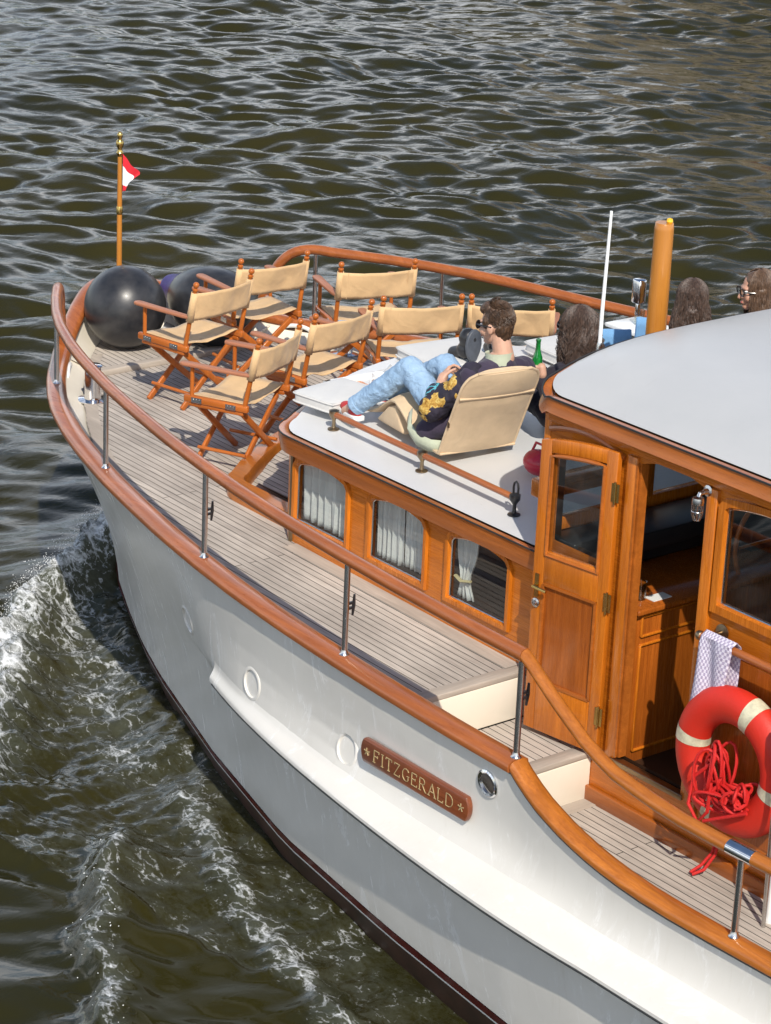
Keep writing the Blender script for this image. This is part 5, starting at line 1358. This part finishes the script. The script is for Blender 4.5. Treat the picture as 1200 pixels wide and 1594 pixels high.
# --- the woman beside him, holding the bottle
def make_woman_bottle():
    root = V(-2.16, -.28, .66); t = empty('person', root); I = Matrix.Translation(-root)
    H = V(-2.14, -.30, 1.325); F = frame_at(H, RAD(186), RAD(4)); nk = V(-2.10, -.30, 1.13); ch = V(-2.14, -.28, .96); pel = V(-2.20, -.27, .78)
    LS, RS = V(-2.11, -.46, 1.07), V(-2.11, -.12, 1.07); LE = V(-2.06, -.53, .93); LH = V(-2.185, -.545, 1.10)
    RE, RH = V(-2.25, -.02, .88), V(-2.45, -.10, .80); LK, RK = V(-2.62, -.36, .90), V(-2.62, -.16, .90); LA, RA = V(-2.98, -.34, .70), V(-2.98, -.14, .70); Lh, Rh = V(-2.22, -.36, .78), V(-2.22, -.18, .78)
    body = tf(F, HEAD) + [('c', nk, ch, .07, .11), ('e', ch, (.09, .14, .14)), ('e', pel, (.10, .15, .10)), ('c', ch, pel, .1, .1), ('c', nk, LS, .045, .045), ('c', nk, RS, .045, .045), ('c', LS, LE, .046, .036), ('c', LE, LH + V(.03, 0, -.05), .036, .024), ('c', RS, RE, .046, .036), ('c', RE, RH, .036, .024)]
    for a, k, f in ((Lh, LK, LA), (Rh, RK, RA)): body += [('c', a, k, .075, .05), ('c', k, f, .048, .032), ('c', f, f + V(-.12, 0, -.02), .032, .024)]
    hb = LH
    # hand closed round the bottle: fingers wrap from the far side, palm behind
    body += [('c', hb + V(.045, .0, -.02), hb + V(.035, .0, .02), .026, .026), ('c', LE.lerp(hb, .7), hb + V(.04, 0, -.01), .025, .026)]
    bc = hb + V(-.005, .0, .0)
    for k, z in enumerate((.026, .008, -.010, -.027)):
        prev = None; r = .040
        for a in np.linspace(RAD(15), RAD(195 - 8 * k), 5):
            p = bc + V(r * math.cos(a), r * math.sin(a) * 1.0, z - .004 * k)
            if prev is not None: body.append(('c', prev, p, .0088, .0082))
            prev = p
    prev = None
    for a in np.linspace(RAD(-15), RAD(-135), 4):
        p = bc + V(.041 * math.cos(a), .041 * math.sin(a), .022)
        if prev is not None: body.append(('c', prev, p, .0105, .009))
        prev = p
    body += hand(RH, V(-.9, -.1, -.2), (0, .1, .9), -1)
    blob('body', body, M['skin'], t, .0065, 2).data.transform(I)
    n0 = set(t.children); long_hair(F, t, M['hair_dark'], 5, .26, .020, 950); eyes(F, t); specs(F, t, True)
    for c in set(t.children) - n0:
        c.data.transform(I)
        for g in c.children: g.data.transform(I)
    jk = [('c', nk + V(0, 0, -.03), ch, .085, .135), ('e', ch, (.115, .18, .17)), ('c', ch, pel, .13, .14), ('c', nk + V(0, -.05, -.03), LS, .06, .066), ('c', nk + V(0, .05, -.03), RS, .06, .066), ('c', LS, LE, .066, .058), ('c', LE, hb + V(.035, 0, -.065), .058, .040), ('c', RS, RE, .066, .056), ('c', RE, RE.lerp(RH, .8), .056, .042)]
    blob('jacket', jk, M['dark_cloth'], t, .009, 5, .012, 11).data.transform(I)
    tr = [('e', pel, (.12, .17, .11))]
    for a, k, f in ((Lh, LK, LA), (Rh, RK, RA)): tr += [('c', a, k, .09, .066), ('c', k, f + V(.03, 0, .02), .064, .046)]
    blob('trousers', tr, M['dark_cloth'], t, .01, 4, .008, 14).data.transform(I)
    return t, bc
wb, bottle_c = make_woman_bottle(); tag(wb, 'woman with long wavy dark hair and dark jacket beside the lounge seat, holding a bottle', 'person')
bt = empty('beer_bottle', bottle_c + V(0, 0, -.085)); bt.scale = (1.0, 1.0, 1.1); tag(bt, 'open green glass beer bottle held upright in a hand', 'bottle')
def bottle_mat():
    m, nt, bs = mat('green_bottle_glass'); bs.inputs['Base Color'].default_value = (.005, .17, .028, 1); bs.inputs['Roughness'].default_value = .04; bs.inputs['Coat Weight'].default_value = 1.0
    nt.links.new(ramp(nt, noise(nt, coords(nt, (30, 30, 6)), 1.0, 3), [(.35, (.003, .10, .015)), (.65, (.012, .26, .045))]), bs.inputs['Base Color']); return m
MB().lathe([(.027, 0), (.0305, .004), (.0305, .125), (.029, .14), (.020, .165), (.0145, .185), (.0135, .215), (.0135, .225), (.0155, .228), (.0155, .238), (.0135, .241), (.010, .241), (.009, .22)], (0, 0, 0), 24).build('bottle_body', bottle_mat(), bt)
MB().lathe([(.0310, .035), (.0312, .036), (.0312, .105), (.031, .106)], (0, 0, 0), 24).build('label', M['tape'], bt)

# --- the two further heads beyond the wheelhouse roof
def make_far(root, H, yaw, hairm, top, seed, length, wave, skin, face=False):
    t = empty('person', root); I = Matrix.Translation(-Vector(root)); H = Vector(H); F = frame_at(H, yaw, RAD(4)); f = V(math.cos(yaw), math.sin(yaw), 0); s = V(-f.y, f.x, 0)
    nk = H + V(0, 0, -.20) - f * .04; ch = nk + V(0, 0, -.20); pel = ch + V(0, 0, -.24) - f * .02
    body = tf(F, HEAD) + [('c', nk, ch, .07, .11), ('e', ch, (.12, .12, .14)), ('c', ch, pel, .1, .11), ('e', pel, (.13, .13, .10))]
    jk = [('c', nk + V(0, 0, -.035), ch, .08, .13), ('e', ch, (.15, .15, .16)), ('c', ch, pel, .13, .14)]; tr = [('e', pel + V(0, 0, -.01), (.15, .15, .11))]
    for q in (-1, 1):
        sh = nk + s * q * .18 + V(0, 0, -.06); el = sh + s * q * .05 + V(0, 0, -.25) + f * .04; hd = el + f * .22 - s * q * .08 + V(0, 0, .02)
        hip = pel + s * q * .09; kn = hip + f * .42 + V(0, 0, .06); an = kn + f * .12 + V(0, 0, -.36) if not face else kn + f * .10 + V(0, 0, -.30)
        body += [('c', nk, sh, .045, .045), ('c', sh, el, .045, .036), ('c', el, hd, .036, .024), ('c', hip, kn, .072, .05), ('c', kn, an, .048, .032), ('c', an, an + f * .12 + V(0, 0, -.02), .03, .024)] + hand(hd, f, V(0, 0, 1), q)
        jk += [('c', nk + V(0, 0, -.035), sh, .055, .062), ('c', sh, el, .062, .052), ('c', el, hd.lerp(el, .2), .05, .04)]; tr += [('c', hip, kn, .09, .064), ('c', kn, an, .062, .044)]
    blob('body', body, skin, t, .0065, 2).data.transform(I)
    n0 = set(t.children); long_hair(F, t, hairm, seed, length, wave, 950); eyes(F, t)
    if face: specs(F, t, False)
    for c in set(t.children) - n0:
        c.data.transform(I)
        for g in c.children: g.data.transform(I)
    blob('shirt', jk, top, t, .01, 4, .008, 14).data.transform(I); blob('trousers', tr, M['dark_cloth'], t, .01, 4, .008, 14).data.transform(I)
    return t
w3 = make_far((-2.10, .58, .66), (-2.10, .58, 1.375), RAD(141), M['hair_dark'], M['dark_cloth'], 11, .36, .010, M['skin']); tag(w3, 'person with straight dark hair seen from behind, just right of the wooden mast', 'person')
w4 = make_far((-1.90, .86, .70), (-1.875, .89, 1.44), RAD(-119), M['hair_light'], M['stripe'], 17, .20, .006, M['skin_b'], True); tag(w4, 'person with swept back brown hair and dark framed glasses in a striped top', 'person')
# grey soled shoes of the far lounger, toes up on the cushions
for k, (x, y, z, a) in enumerate(((-3.42, .02, .785, 8), (-3.36, .20, .80, -14))):
    sh = empty('shoe', (x, y, z), RAD(a)); tag(sh, ('near' if k == 0 else 'far') + ' one of two dark grey shoes with soles towards the seated man', 'shoe', 'grey shoes resting on the cushions')
    b = MB(); pl = [(.070 * math.cos(t) * (1 - .18 * (math.sin(t) < 0) * abs(math.sin(t))), 1.02 * .105 * math.sin(t) + .05) for t in np.linspace(0, 2 * math.pi, 25)[:-1]]
    b.prism([V(0, yy, zz) for yy, zz in pl], (0, 0, 0), (.022, 0, 0)); b.build('sole', M['grey_rubber'], sh, bev=.007)
    blob('upper', [('e', V(-.035, 0, .09), (.06, .062, .065)), ('e', V(-.05, 0, .01), (.06, .055, .06)), ('c', V(-.06, 0, -.0), V(-.15, 0, -.03), .042, .040)], M['black'], sh, .008, 3)
# ------------------------------------------------------------------ the water
def perlin(x, y, seed):
    r = np.random.default_rng(seed); p = r.permutation(256); p = np.concatenate([p, p]); ga = r.uniform(0, 2 * np.pi, 256); gx, gy = np.cos(ga), np.sin(ga)
    xi = np.floor(x).astype(int); yi = np.floor(y).astype(int); xf = x - xi; yf = y - yi; xi &= 255; yi &= 255
    u = xf * xf * xf * (xf * (xf * 6 - 15) + 10); v = yf * yf * yf * (yf * (yf * 6 - 15) + 10)
    def g(ix, iy, dx, dy):
        h = p[p[ix & 255] + (iy & 255)]; return gx[h] * dx + gy[h] * dy
    a = g(xi, yi, xf, yf); b = g(xi + 1, yi, xf - 1, yf); c = g(xi, yi + 1, xf, yf - 1); d = g(xi + 1, yi + 1, xf - 1, yf - 1)
    return (a * (1 - u) + b * u) * (1 - v) + (c * (1 - u) + d * u) * v
def fbm(x, y, seed, o=4, g=.5):
    s = 0; a = 1
    for i in range(o): s = s + a * perlin(x * 2 ** i, y * 2 ** i, seed + i); a *= g
    return s
def axis(segs):
    out = [segs[0][0]]
    for a, b, d in segs:
        n = max(1, int(round((b - a) / d))); out += list(np.linspace(a, b, n + 1)[1:])
    return np.array(out)
AX = axis([(-400, -120, 14), (-120, -50, 2.2), (-50, -32, .12), (-32, -8, .055), (-8, .6, .027), (.6, 6, .15), (6, 40, 2.5), (40, 300, 16)])
AY = axis([(-300, -40, 13), (-40, -9, 1.2), (-9, -5, .12), (-5, -.2, .027), (-.2, 3, .055), (3, 26, .055), (26, 49, .4)])
GX, GY = np.meshgrid(AX, AY, indexing='ij')
def polyd(pts, X, Y):
    """distance to a polyline, signed side (+ left of travel) and running parameter 0..1"""
    best = np.full(X.shape, 1e9); side = np.zeros(X.shape); par = np.zeros(X.shape)
    P = np.array(pts, float); seg = np.hypot(*(P[1:] - P[:-1]).T); cum = np.concatenate([[0], np.cumsum(seg)]); T = cum[-1]
    for i in range(len(P) - 1):
        a, b = P[i], P[i + 1]; d = b - a; L2 = d @ d
        t = np.clip(((X - a[0]) * d[0] + (Y - a[1]) * d[1]) / L2, 0, 1); dx = X - (a[0] + t * d[0]); dy = Y - (a[1] + t * d[1]); q = np.hypot(dx, dy); m = q < best
        best = np.where(m, q, best); side = np.where(m, np.sign(d[0] * dy - d[1] * dx), side); par = np.where(m, (cum[i] + t * seg[i]) / T, par)
    return best, side, par
# wind sea
view = math.atan2(.63, -.777)
r = np.random.default_rng(21); Hh = np.zeros(GX.shape)
wx = GX + .5 * fbm(GX * .25, GY * .25, 90, 2); wy = GY + .5 * fbm(GX * .25 + 7, GY * .25 - 3, 95, 2)
amp = .85 + .9 * np.clip(fbm(GX * .10, GY * .14, 60, 3) + .1, -.45, 1)
def crest(x, y, th, lam, asp, seed):
    u = (np.cos(th) * x + np.sin(th) * y) / lam; v = (-np.sin(th) * x + np.cos(th) * y) / (lam * asp)
    n = perlin(u, v, seed); return n + .35 * (.35 - np.abs(n))
for i, (lam, sl) in enumerate(((2.6, .05), (1.7, .06), (1.1, .075), (.74, .10), (.52, .13), (.37, .18), (.27, .21), (.19, .18))):
    for j, dth in enumerate((-.32, .30)):
        Hh += sl * lam * .72 * crest(wx + 17.3 * i, wy - 9.1 * j, view + dth + .12 * (i % 3 - 1), lam * (.92 + .16 * j), 1.8 + .22 * i, 100 + 7 * i + j)
Hh *= amp
# calm, glassy swell close under the near shore side
near = 1 / (1 + np.exp((GY + 3.1) / .35)) * (GX > -6)
Hh *= 1 - .45 * near
# bow wave
cA = [(-7.02, -.12), (-6.88, -.34), (-6.70, -.50), (-6.62, -.74), (-6.52, -1.06), (-6.42, -1.38), (-6.17, -1.66), (-5.8, -1.95), (-5.35, -2.26), (-4.7, -2.72), (-4.0, -3.15), (-3.5, -3.36), (-3.14, -3.28)]
jx = GX + .10 * fbm(GX * 1.9, GY * 1.9, 5, 3); jy = GY + .10 * fbm(GX * 1.9 + 9, GY * 1.9 + 4, 8, 3)
dA, sA, pA = polyd(cA, jx, jy); outA = sA < 0
hA = np.interp(pA, [0, .08, .25, .45, .7, 1], [.44, .44, .35, .23, .12, .05])
wA = np.where(outA, .11, .30) * np.interp(pA, [0, .3, 1], [1.0, 1.0, .7])
ridge = hA * np.exp(-(dA / wA) ** 2) * np.interp(dA, [0, 2.5, 3], [1, 1, 0])
def hull_wl(x): return np.interp(x, BOX, BOY)
inside = ((GY < .6) & (~outA) & (GX > -7.1) & (GX < 2)).astype(float)
dHull = np.where((GX > -7.3) & (GX < 8), np.maximum(-GY - hull_wl(GX) + .06, 0), 9)
trough = -.04 * inside * np.exp(-((dHull - .15) / .55) ** 2) * np.interp(GX, [-6.9, -6, -3, -1, 1], [.4, 1, .8, .4, .2])
bank_up = .15 * np.exp(-(dHull / .34) ** 2) * np.interp(GX, [-7.2, -6.8, -4, -2, 0, 3], [0, 1, 1, .6, .35, .2]) * (GY < .6) * (GX > -7.2) * (GX < 8)
cB = [(-3.25, -2.62), (-2.95, -2.93), (-2.64, -3.2), (-2.34, -3.42), (-1.97, -3.64), (-1.61, -3.8), (-1.1, -4.0), (-.3, -4.35)]
dB, sB, pB = polyd(cB, jx, jy); ridgeB = .13 * np.exp(-(dB / np.where(sB < 0, .10, .26)) ** 2) * np.interp(pB, [0, .12, 1], [0, 1, .8])
cC = [(-3.3, -2.15), (-3.02, -2.26), (-2.67, -2.44), (-2.31, -2.5), (-1.91, -2.66), (-1.36, -2.76), (-1.14, -2.8), (-.72, -2.88), (.2, -3.05)]
dC, sC, pC = polyd(cC, jx, jy); ridgeC = .05 * np.exp(-(dC / .12) ** 2)
churn = inside * np.interp(GX, [-7, -6.4, -4.2, -2.9, -1], [1, 1, .9, .35, .15])
Hh = Hh * (1 - .5 * inside) + ridge + bank_up + trough + ridgeB + ridgeC
Hh += churn * (.055 * fbm(GX * 3.2, GY * 3.2, 40, 4, .6) + .02 * np.abs(fbm(GX * 8, GY * 8, 44, 3))) + .09 * np.exp(-(dA / .22) ** 2) * np.interp(pA, [0, .6, 1], [1, .8, .2]) * fbm(GX * 5.5, GY * 5.5, 48, 3, .6)
Hh += np.exp(-(dB / .2) ** 2) * .03 * fbm(GX * 7, GY * 7, 50, 3) + np.exp(-(dC / .2) ** 2) * .02 * fbm(GX * 8, GY * 8, 53, 3)
ripple = inside * np.exp(-((dHull - 1.3) / .7) ** 2) * np.interp(GX, [-5.6, -5, -3.4, -3.0], [0, 1, 1, 0])
Hh += ripple * .006 * np.sin(2 * np.pi / .085 * (.35 * GX - .94 * GY) + 3 * fbm(GX * 2, GY * 2, 70, 2))
# foam cover
foam = np.zeros(GX.shape)
foam = np.maximum(foam, np.interp(pA, [0, .5, .72, .85, 1], [1.15, 1.15, .75, .35, .25]) * np.exp(-(dA / np.where(outA, .10, .28)) ** 2))
foam = np.maximum(foam, .74 * churn * np.exp(-((dHull - .40) / .45) ** 2))
foam = np.maximum(foam, churn * .56 * np.interp(GX, [-7, -5, -3.9, -2.9], [1, .9, .55, 0]))
foam = np.maximum(foam, .86 * np.exp(-(dB / np.where(sB < 0, .06, .13)) ** 2) * np.interp(pB, [0, .08, .5, 1], [.2, 1, .9, .75]))
foam = np.maximum(foam, .80 * np.exp(-(dC / .14) ** 2))
foam = np.maximum(foam, .50 * np.exp(-((dHull - .10) / .16) ** 2) * (GY < 0) * (GX > -6.9))
dD, _, _ = polyd([(-2.95, -2.93), (-2.55, -2.82), (-2.26, -2.6), (-2.2, -2.5)], jx, jy); foam = np.maximum(foam, .62 * np.exp(-(dD / .06) ** 2))
foam = np.maximum(foam, .40 * inside * (GX > -3.4) * (GX < 1))
me = bpy.data.meshes.new('water'); n1, n2 = GX.shape
co = np.stack([GX, GY, WZ + Hh], -1).reshape(-1, 3).astype(np.float32)
idx = np.arange(n1 * n2).reshape(n1, n2); q = np.stack([idx[:-1, :-1], idx[1:, :-1], idx[1:, 1:], idx[:-1, 1:]], -1).reshape(-1, 4)
me.vertices.add(len(co)); me.vertices.foreach_set('co', co.ravel()); me.loops.add(q.size); me.loops.foreach_set('vertex_index', q.ravel().astype(np.int32))
me.polygons.add(len(q)); me.polygons.foreach_set('loop_start', np.arange(0, q.size, 4, dtype=np.int32)); me.polygons.foreach_set('loop_total', np.full(len(q), 4, dtype=np.int32)); me.polygons.foreach_set('use_smooth', np.ones(len(q), dtype=bool)); me.update(calc_edges=True)
at = me.attributes.new('foam', 'FLOAT', 'POINT'); at.data.foreach_set('value', foam.ravel().astype(np.float32))
at = me.attributes.new('calm', 'FLOAT', 'POINT'); at.data.foreach_set('value', np.maximum(near, inside * (GX > -3.3)).ravel().astype(np.float32))
def water_mat():
    m, nt, bs = mat('river_water'); v = coords(nt)
    a = nd(nt, 'ShaderNodeAttribute'); a.attribute_name = 'foam'; cl = nd(nt, 'ShaderNodeAttribute'); cl.attribute_name = 'calm'
    body = ramp(nt, noise(nt, v, .35, 3), [(.35, (.018, .017, .004)), (.7, (.031, .026, .0055))])
    vf = coords(nt, (.62, 1.1, 1), 'Object', (0, 0, .12))
    n1 = noise(nt, vf, 7.5, 8, .70, 1.3); n2 = noise(nt, v, 34, 5, .7, .6); n3 = noise(nt, v, 2.6, 3, .6, .6)
    vo = nd(nt, 'ShaderNodeTexVoronoi', feature='DISTANCE_TO_EDGE'); vo.inputs['Scale'].default_value = 9.0
    wv = nd(nt, 'ShaderNodeVectorMath', operation='ADD'); nz = nd(nt, 'ShaderNodeTexNoise'); nz.inputs['Scale'].default_value = 6.0; nz.inputs['Detail'].default_value = 5; nt.links.new(vf, nz.inputs['Vector'])
    sv = nd(nt, 'ShaderNodeVectorMath', operation='SCALE'); sv.inputs['Scale'].default_value = .34; nt.links.new(nz.outputs['Color'], sv.inputs[0]); nt.links.new(vf, wv.inputs[0]); nt.links.new(sv.outputs[0], wv.inputs[1]); nt.links.new(wv.outputs[0], vo.inputs['Vector'])
    lace = math_(nt, 'SUBTRACT', 1.0, math_(nt, 'MULTIPLY', vo.outputs['Distance'], 7.0), clamp=True)
    nn = math_(nt, 'ADD', math_(nt, 'ADD', math_(nt, 'MULTIPLY', math_(nt, 'SUBTRACT', n1, .5), 2.0), math_(nt, 'MULTIPLY', math_(nt, 'SUBTRACT', n2, .5), 1.1)), math_(nt, 'MULTIPLY', math_(nt, 'SUBTRACT', n3, .5), .8))
    f = math_(nt, 'ADD', math_(nt, 'SUBTRACT', math_(nt, 'MULTIPLY', a.outputs['Fac'], .80), .56), math_(nt, 'ADD', math_(nt, 'MULTIPLY', nn, .75), math_(nt, 'MULTIPLY', math_(nt, 'SUBTRACT', lace, .45), .32)))
    mr = nd(nt, 'ShaderNodeMapRange'); mr.clamp = True; nt.links.new(f, mr.inputs[0]); mr.inputs[1].default_value = 0; mr.inputs[2].default_value = .56
    ff = math_(nt, 'MULTIPLY', mr.outputs[0], math_(nt, 'GREATER_THAN', a.outputs['Fac'], .03))
    # milky, air-filled water round the foam
    mk = nd(nt, 'ShaderNodeMapRange'); mk.clamp = True; nt.links.new(math_(nt, 'ADD', a.outputs['Fac'], math_(nt, 'MULTIPLY', nn, .5)), mk.inputs[0]); mk.inputs[1].default_value = .30; mk.inputs[2].default_value = 1.2; mk.inputs[4].default_value = .55
    c = mix(nt, mk.outputs[0], body, (.13, .145, .12)); c = mix(nt, ff, c, (.66, .68, .70))
    nt.links.new(c, bs.inputs['Base Color']); bs.inputs['IOR'].default_value = 1.333
    nt.links.new(math_(nt, 'ADD', math_(nt, 'MULTIPLY', ff, .5), .015), bs.inputs['Roughness'])
    rp = math_(nt, 'ADD', math_(nt, 'MULTIPLY', noise(nt, coords(nt, (1.6, .8, 1), 'Object', (0, 0, .68)), 6.0, 4, .6, .8), 1.0), math_(nt, 'MULTIPLY', n1, .25))
    rp = math_(nt, 'MULTIPLY', rp, math_(nt, 'SUBTRACT', 1.0, math_(nt, 'MULTIPLY', cl.outputs['Fac'], .7)))
    bump(nt, bs, math_(nt, 'ADD', rp, math_(nt, 'MULTIPLY', ff, .5)), .18, .03)
    return m
me.materials.append(water_mat()); wo_ = bpy.data.objects.new('water', me); link(wo_); tag(wo_, 'rippled dark olive river water with the bow wave', None, None, 'structure')
# spray thrown up along the bow crest and the breaking edges
rs = random.Random(12); b = MB(); P = np.array(cA[1:9]); Q = np.array(cB[1:7])
oct_v = [V(1, 0, 0), V(-1, 0, 0), V(0, 1, 0), V(0, -1, 0), V(0, 0, 1), V(0, 0, -1)]; oct_f = [(0, 2, 4), (2, 1, 4), (1, 3, 4), (3, 0, 4), (2, 0, 5), (1, 2, 5), (3, 1, 5), (0, 3, 5)]
def drop(p, r): b.add([p + d * r * rs.uniform(.6, 1.4) for d in oct_v], oct_f)
ci = lambda A_, h: (int(np.clip(np.searchsorted(AX, A_), 0, n1 - 1)), int(np.clip(np.searchsorted(AY, h), 0, n2 - 1)))
for i in range(2200):
    L = P if i % 30 else Q; k = rs.random() ** 1.3 * (len(L) - 1); j = min(int(k), len(L) - 2); p = L[j] * (1 - (k - j)) + L[j + 1] * (k - j)
    x, y = p[0] + rs.gauss(0, .085), p[1] + rs.gauss(0, .085); a_, c_ = ci(x, y); h = WZ + Hh[a_, c_]
    up_ = abs(rs.gauss(0, .05 if i % 30 else .008)) * (1 - .55 * k / len(L)); drop(V(x - up_ * .4, y - up_ * .2, h + up_), rs.uniform(.0012, .0042))
M['foam'] = paint('foam_white', (.82, .83, .83), .5, .03, 30)
sp = b.build('spray', M['foam'], None); tag(sp, 'white droplets of spray thrown off the breaking bow wave', None, None, 'stuff')

# ------------------------------------------------------------------ the far bank, seen only mirrored in the water
BKY = 48.0
o = MB().box((-70, BKY + 1.0, WZ + .1), (260, 2.0, 2.2)).build('quay_wall', paint('quay_stone', (.26, .23, .19), .8, .12, .6), None, smooth=False); tag(o, 'stone quay wall along the far bank', 'wall')
o = MB().grid([[(-330, BKY + 2, WZ + 1.195), (300, BKY + 2, WZ + 1.195)], [(-330, 420, WZ + 1.195), (300, 420, WZ + 1.195)]]).build('bank_ground', paint('bank_gravel', (.22, .20, .17), .9, .1, .5), None, smooth=False); tag(o, None, None, None, 'structure')
M['leaf'] = paint('leaves_green', (.070, .082, .020), .6, .2, .8, c2=(.035, .045, .010)); M['bark'] = paint('bark', (.09, .065, .045), .9, .2, 5)
def make_tree():
    t = empty('broadleaf_tree'); R = random.Random(4); b = MB(); b.tube([(0, 0, 0), (.1, 0, 2), (0, .1, 4.2), (.2, 0, 7)], [.34, .28, .22, .10], 10)
    for k in range(7):
        a = k * 2.4; z = 2.8 + k * .5; b.tube([(0, 0, z), (1.2 * math.cos(a), 1.2 * math.sin(a), z + 1.0), (2.6 * math.cos(a), 2.6 * math.sin(a), z + 1.7)], [.12, .08, .03], 6)
    b.build('trunk', M['bark'], t); b = MB()
    cl = [(V(R.gauss(0, 1.7), R.gauss(0, 1.7), 6.2 + R.gauss(0, 1.8)), R.uniform(.8, 1.5)) for _ in range(34)]
    for i in range(5200):
        c, r_ = cl[i % len(cl)]; d = V(R.gauss(0, 1), R.gauss(0, 1), R.gauss(0, 1)).normalized() * r_ * R.random() ** .4; p = c + d; s = R.uniform(.12, .24)
        u = V(R.gauss(0, 1), R.gauss(0, 1), R.gauss(0, 1)).normalized(); w = u.orthogonal().normalized(); b.add([p - u * s, p + w * s * .6, p + u * s, p - w * s * .6], [(0, 1, 2, 3)])
    b.build('crown', M['leaf'], t, smooth=False); return t
tp = make_tree(); xs_t = [-128, -119, -111, -104, -97, -90, -84, -78, -72, -66, -51, -37, -20]
for i, x in enumerate(xs_t):
    o = tp if i == 0 else copy_tree(tp); s = .85 + .4 * ((i * 37) % 10) / 10; o.location = (x, BKY + 4.2 + (i % 3) * .8, WZ + 1.19); o.rotation_euler = (0, 0, i * 1.7); o.scale = (s * 1.1, s * 1.1, s)
    tag(o, 'green broadleaf tree on the far quay', 'tree', 'trees along the far quay')
def house(x, w, h, c, c2, lab):
    t = empty('town_house', (x, BKY + 11, WZ + 1.19)); tag(t, lab, 'house'); m = paint('facade_' + lab.split()[0], c, .85, .06, .4)
    MB().box((0, 5, h / 2), (w, 10, h)).build('wall', m, t, smooth=False)
    MB().prism([(-w / 2 - .3, 0, h), (w / 2 + .3, 0, h), (0, 0, h + w * .35)], (0, -.4, 0), (0, 10.4, 0)).build('roof', paint('roof_' + lab.split()[0], c2, .8, .1, 1), t, smooth=False)
    for r_ in range(int(h // 3.2)):
        for k in range(int(w // 2.6)):
            xx = -w / 2 + 1.5 + k * 2.6; f = MB().box((xx, -.03, 1.8 + r_ * 3.2), (1.25, .12, 1.9)).build('window', M['white_plain'], t, smooth=False); MB().box((xx, -.10, 1.8 + r_ * 3.2), (1.05, .03, 1.7)).build('pane', M['lens'], f, smooth=False)
house(-58, 13, 19, (.62, .50, .36), (.20, .09, .06), 'cream rendered town house on the far quay behind the trees')
house(-45, 10, 17, (.52, .20, .16), (.12, .12, .13), 'pink brick town house on the far quay')
house(-30, 15, 20, (.60, .49, .36), (.20, .09, .06), 'beige stone town house on the far quay')
house(-73, 16, 11, (.55, .50, .42), (.14, .12, .12), 'pale town house far left on the far quay')
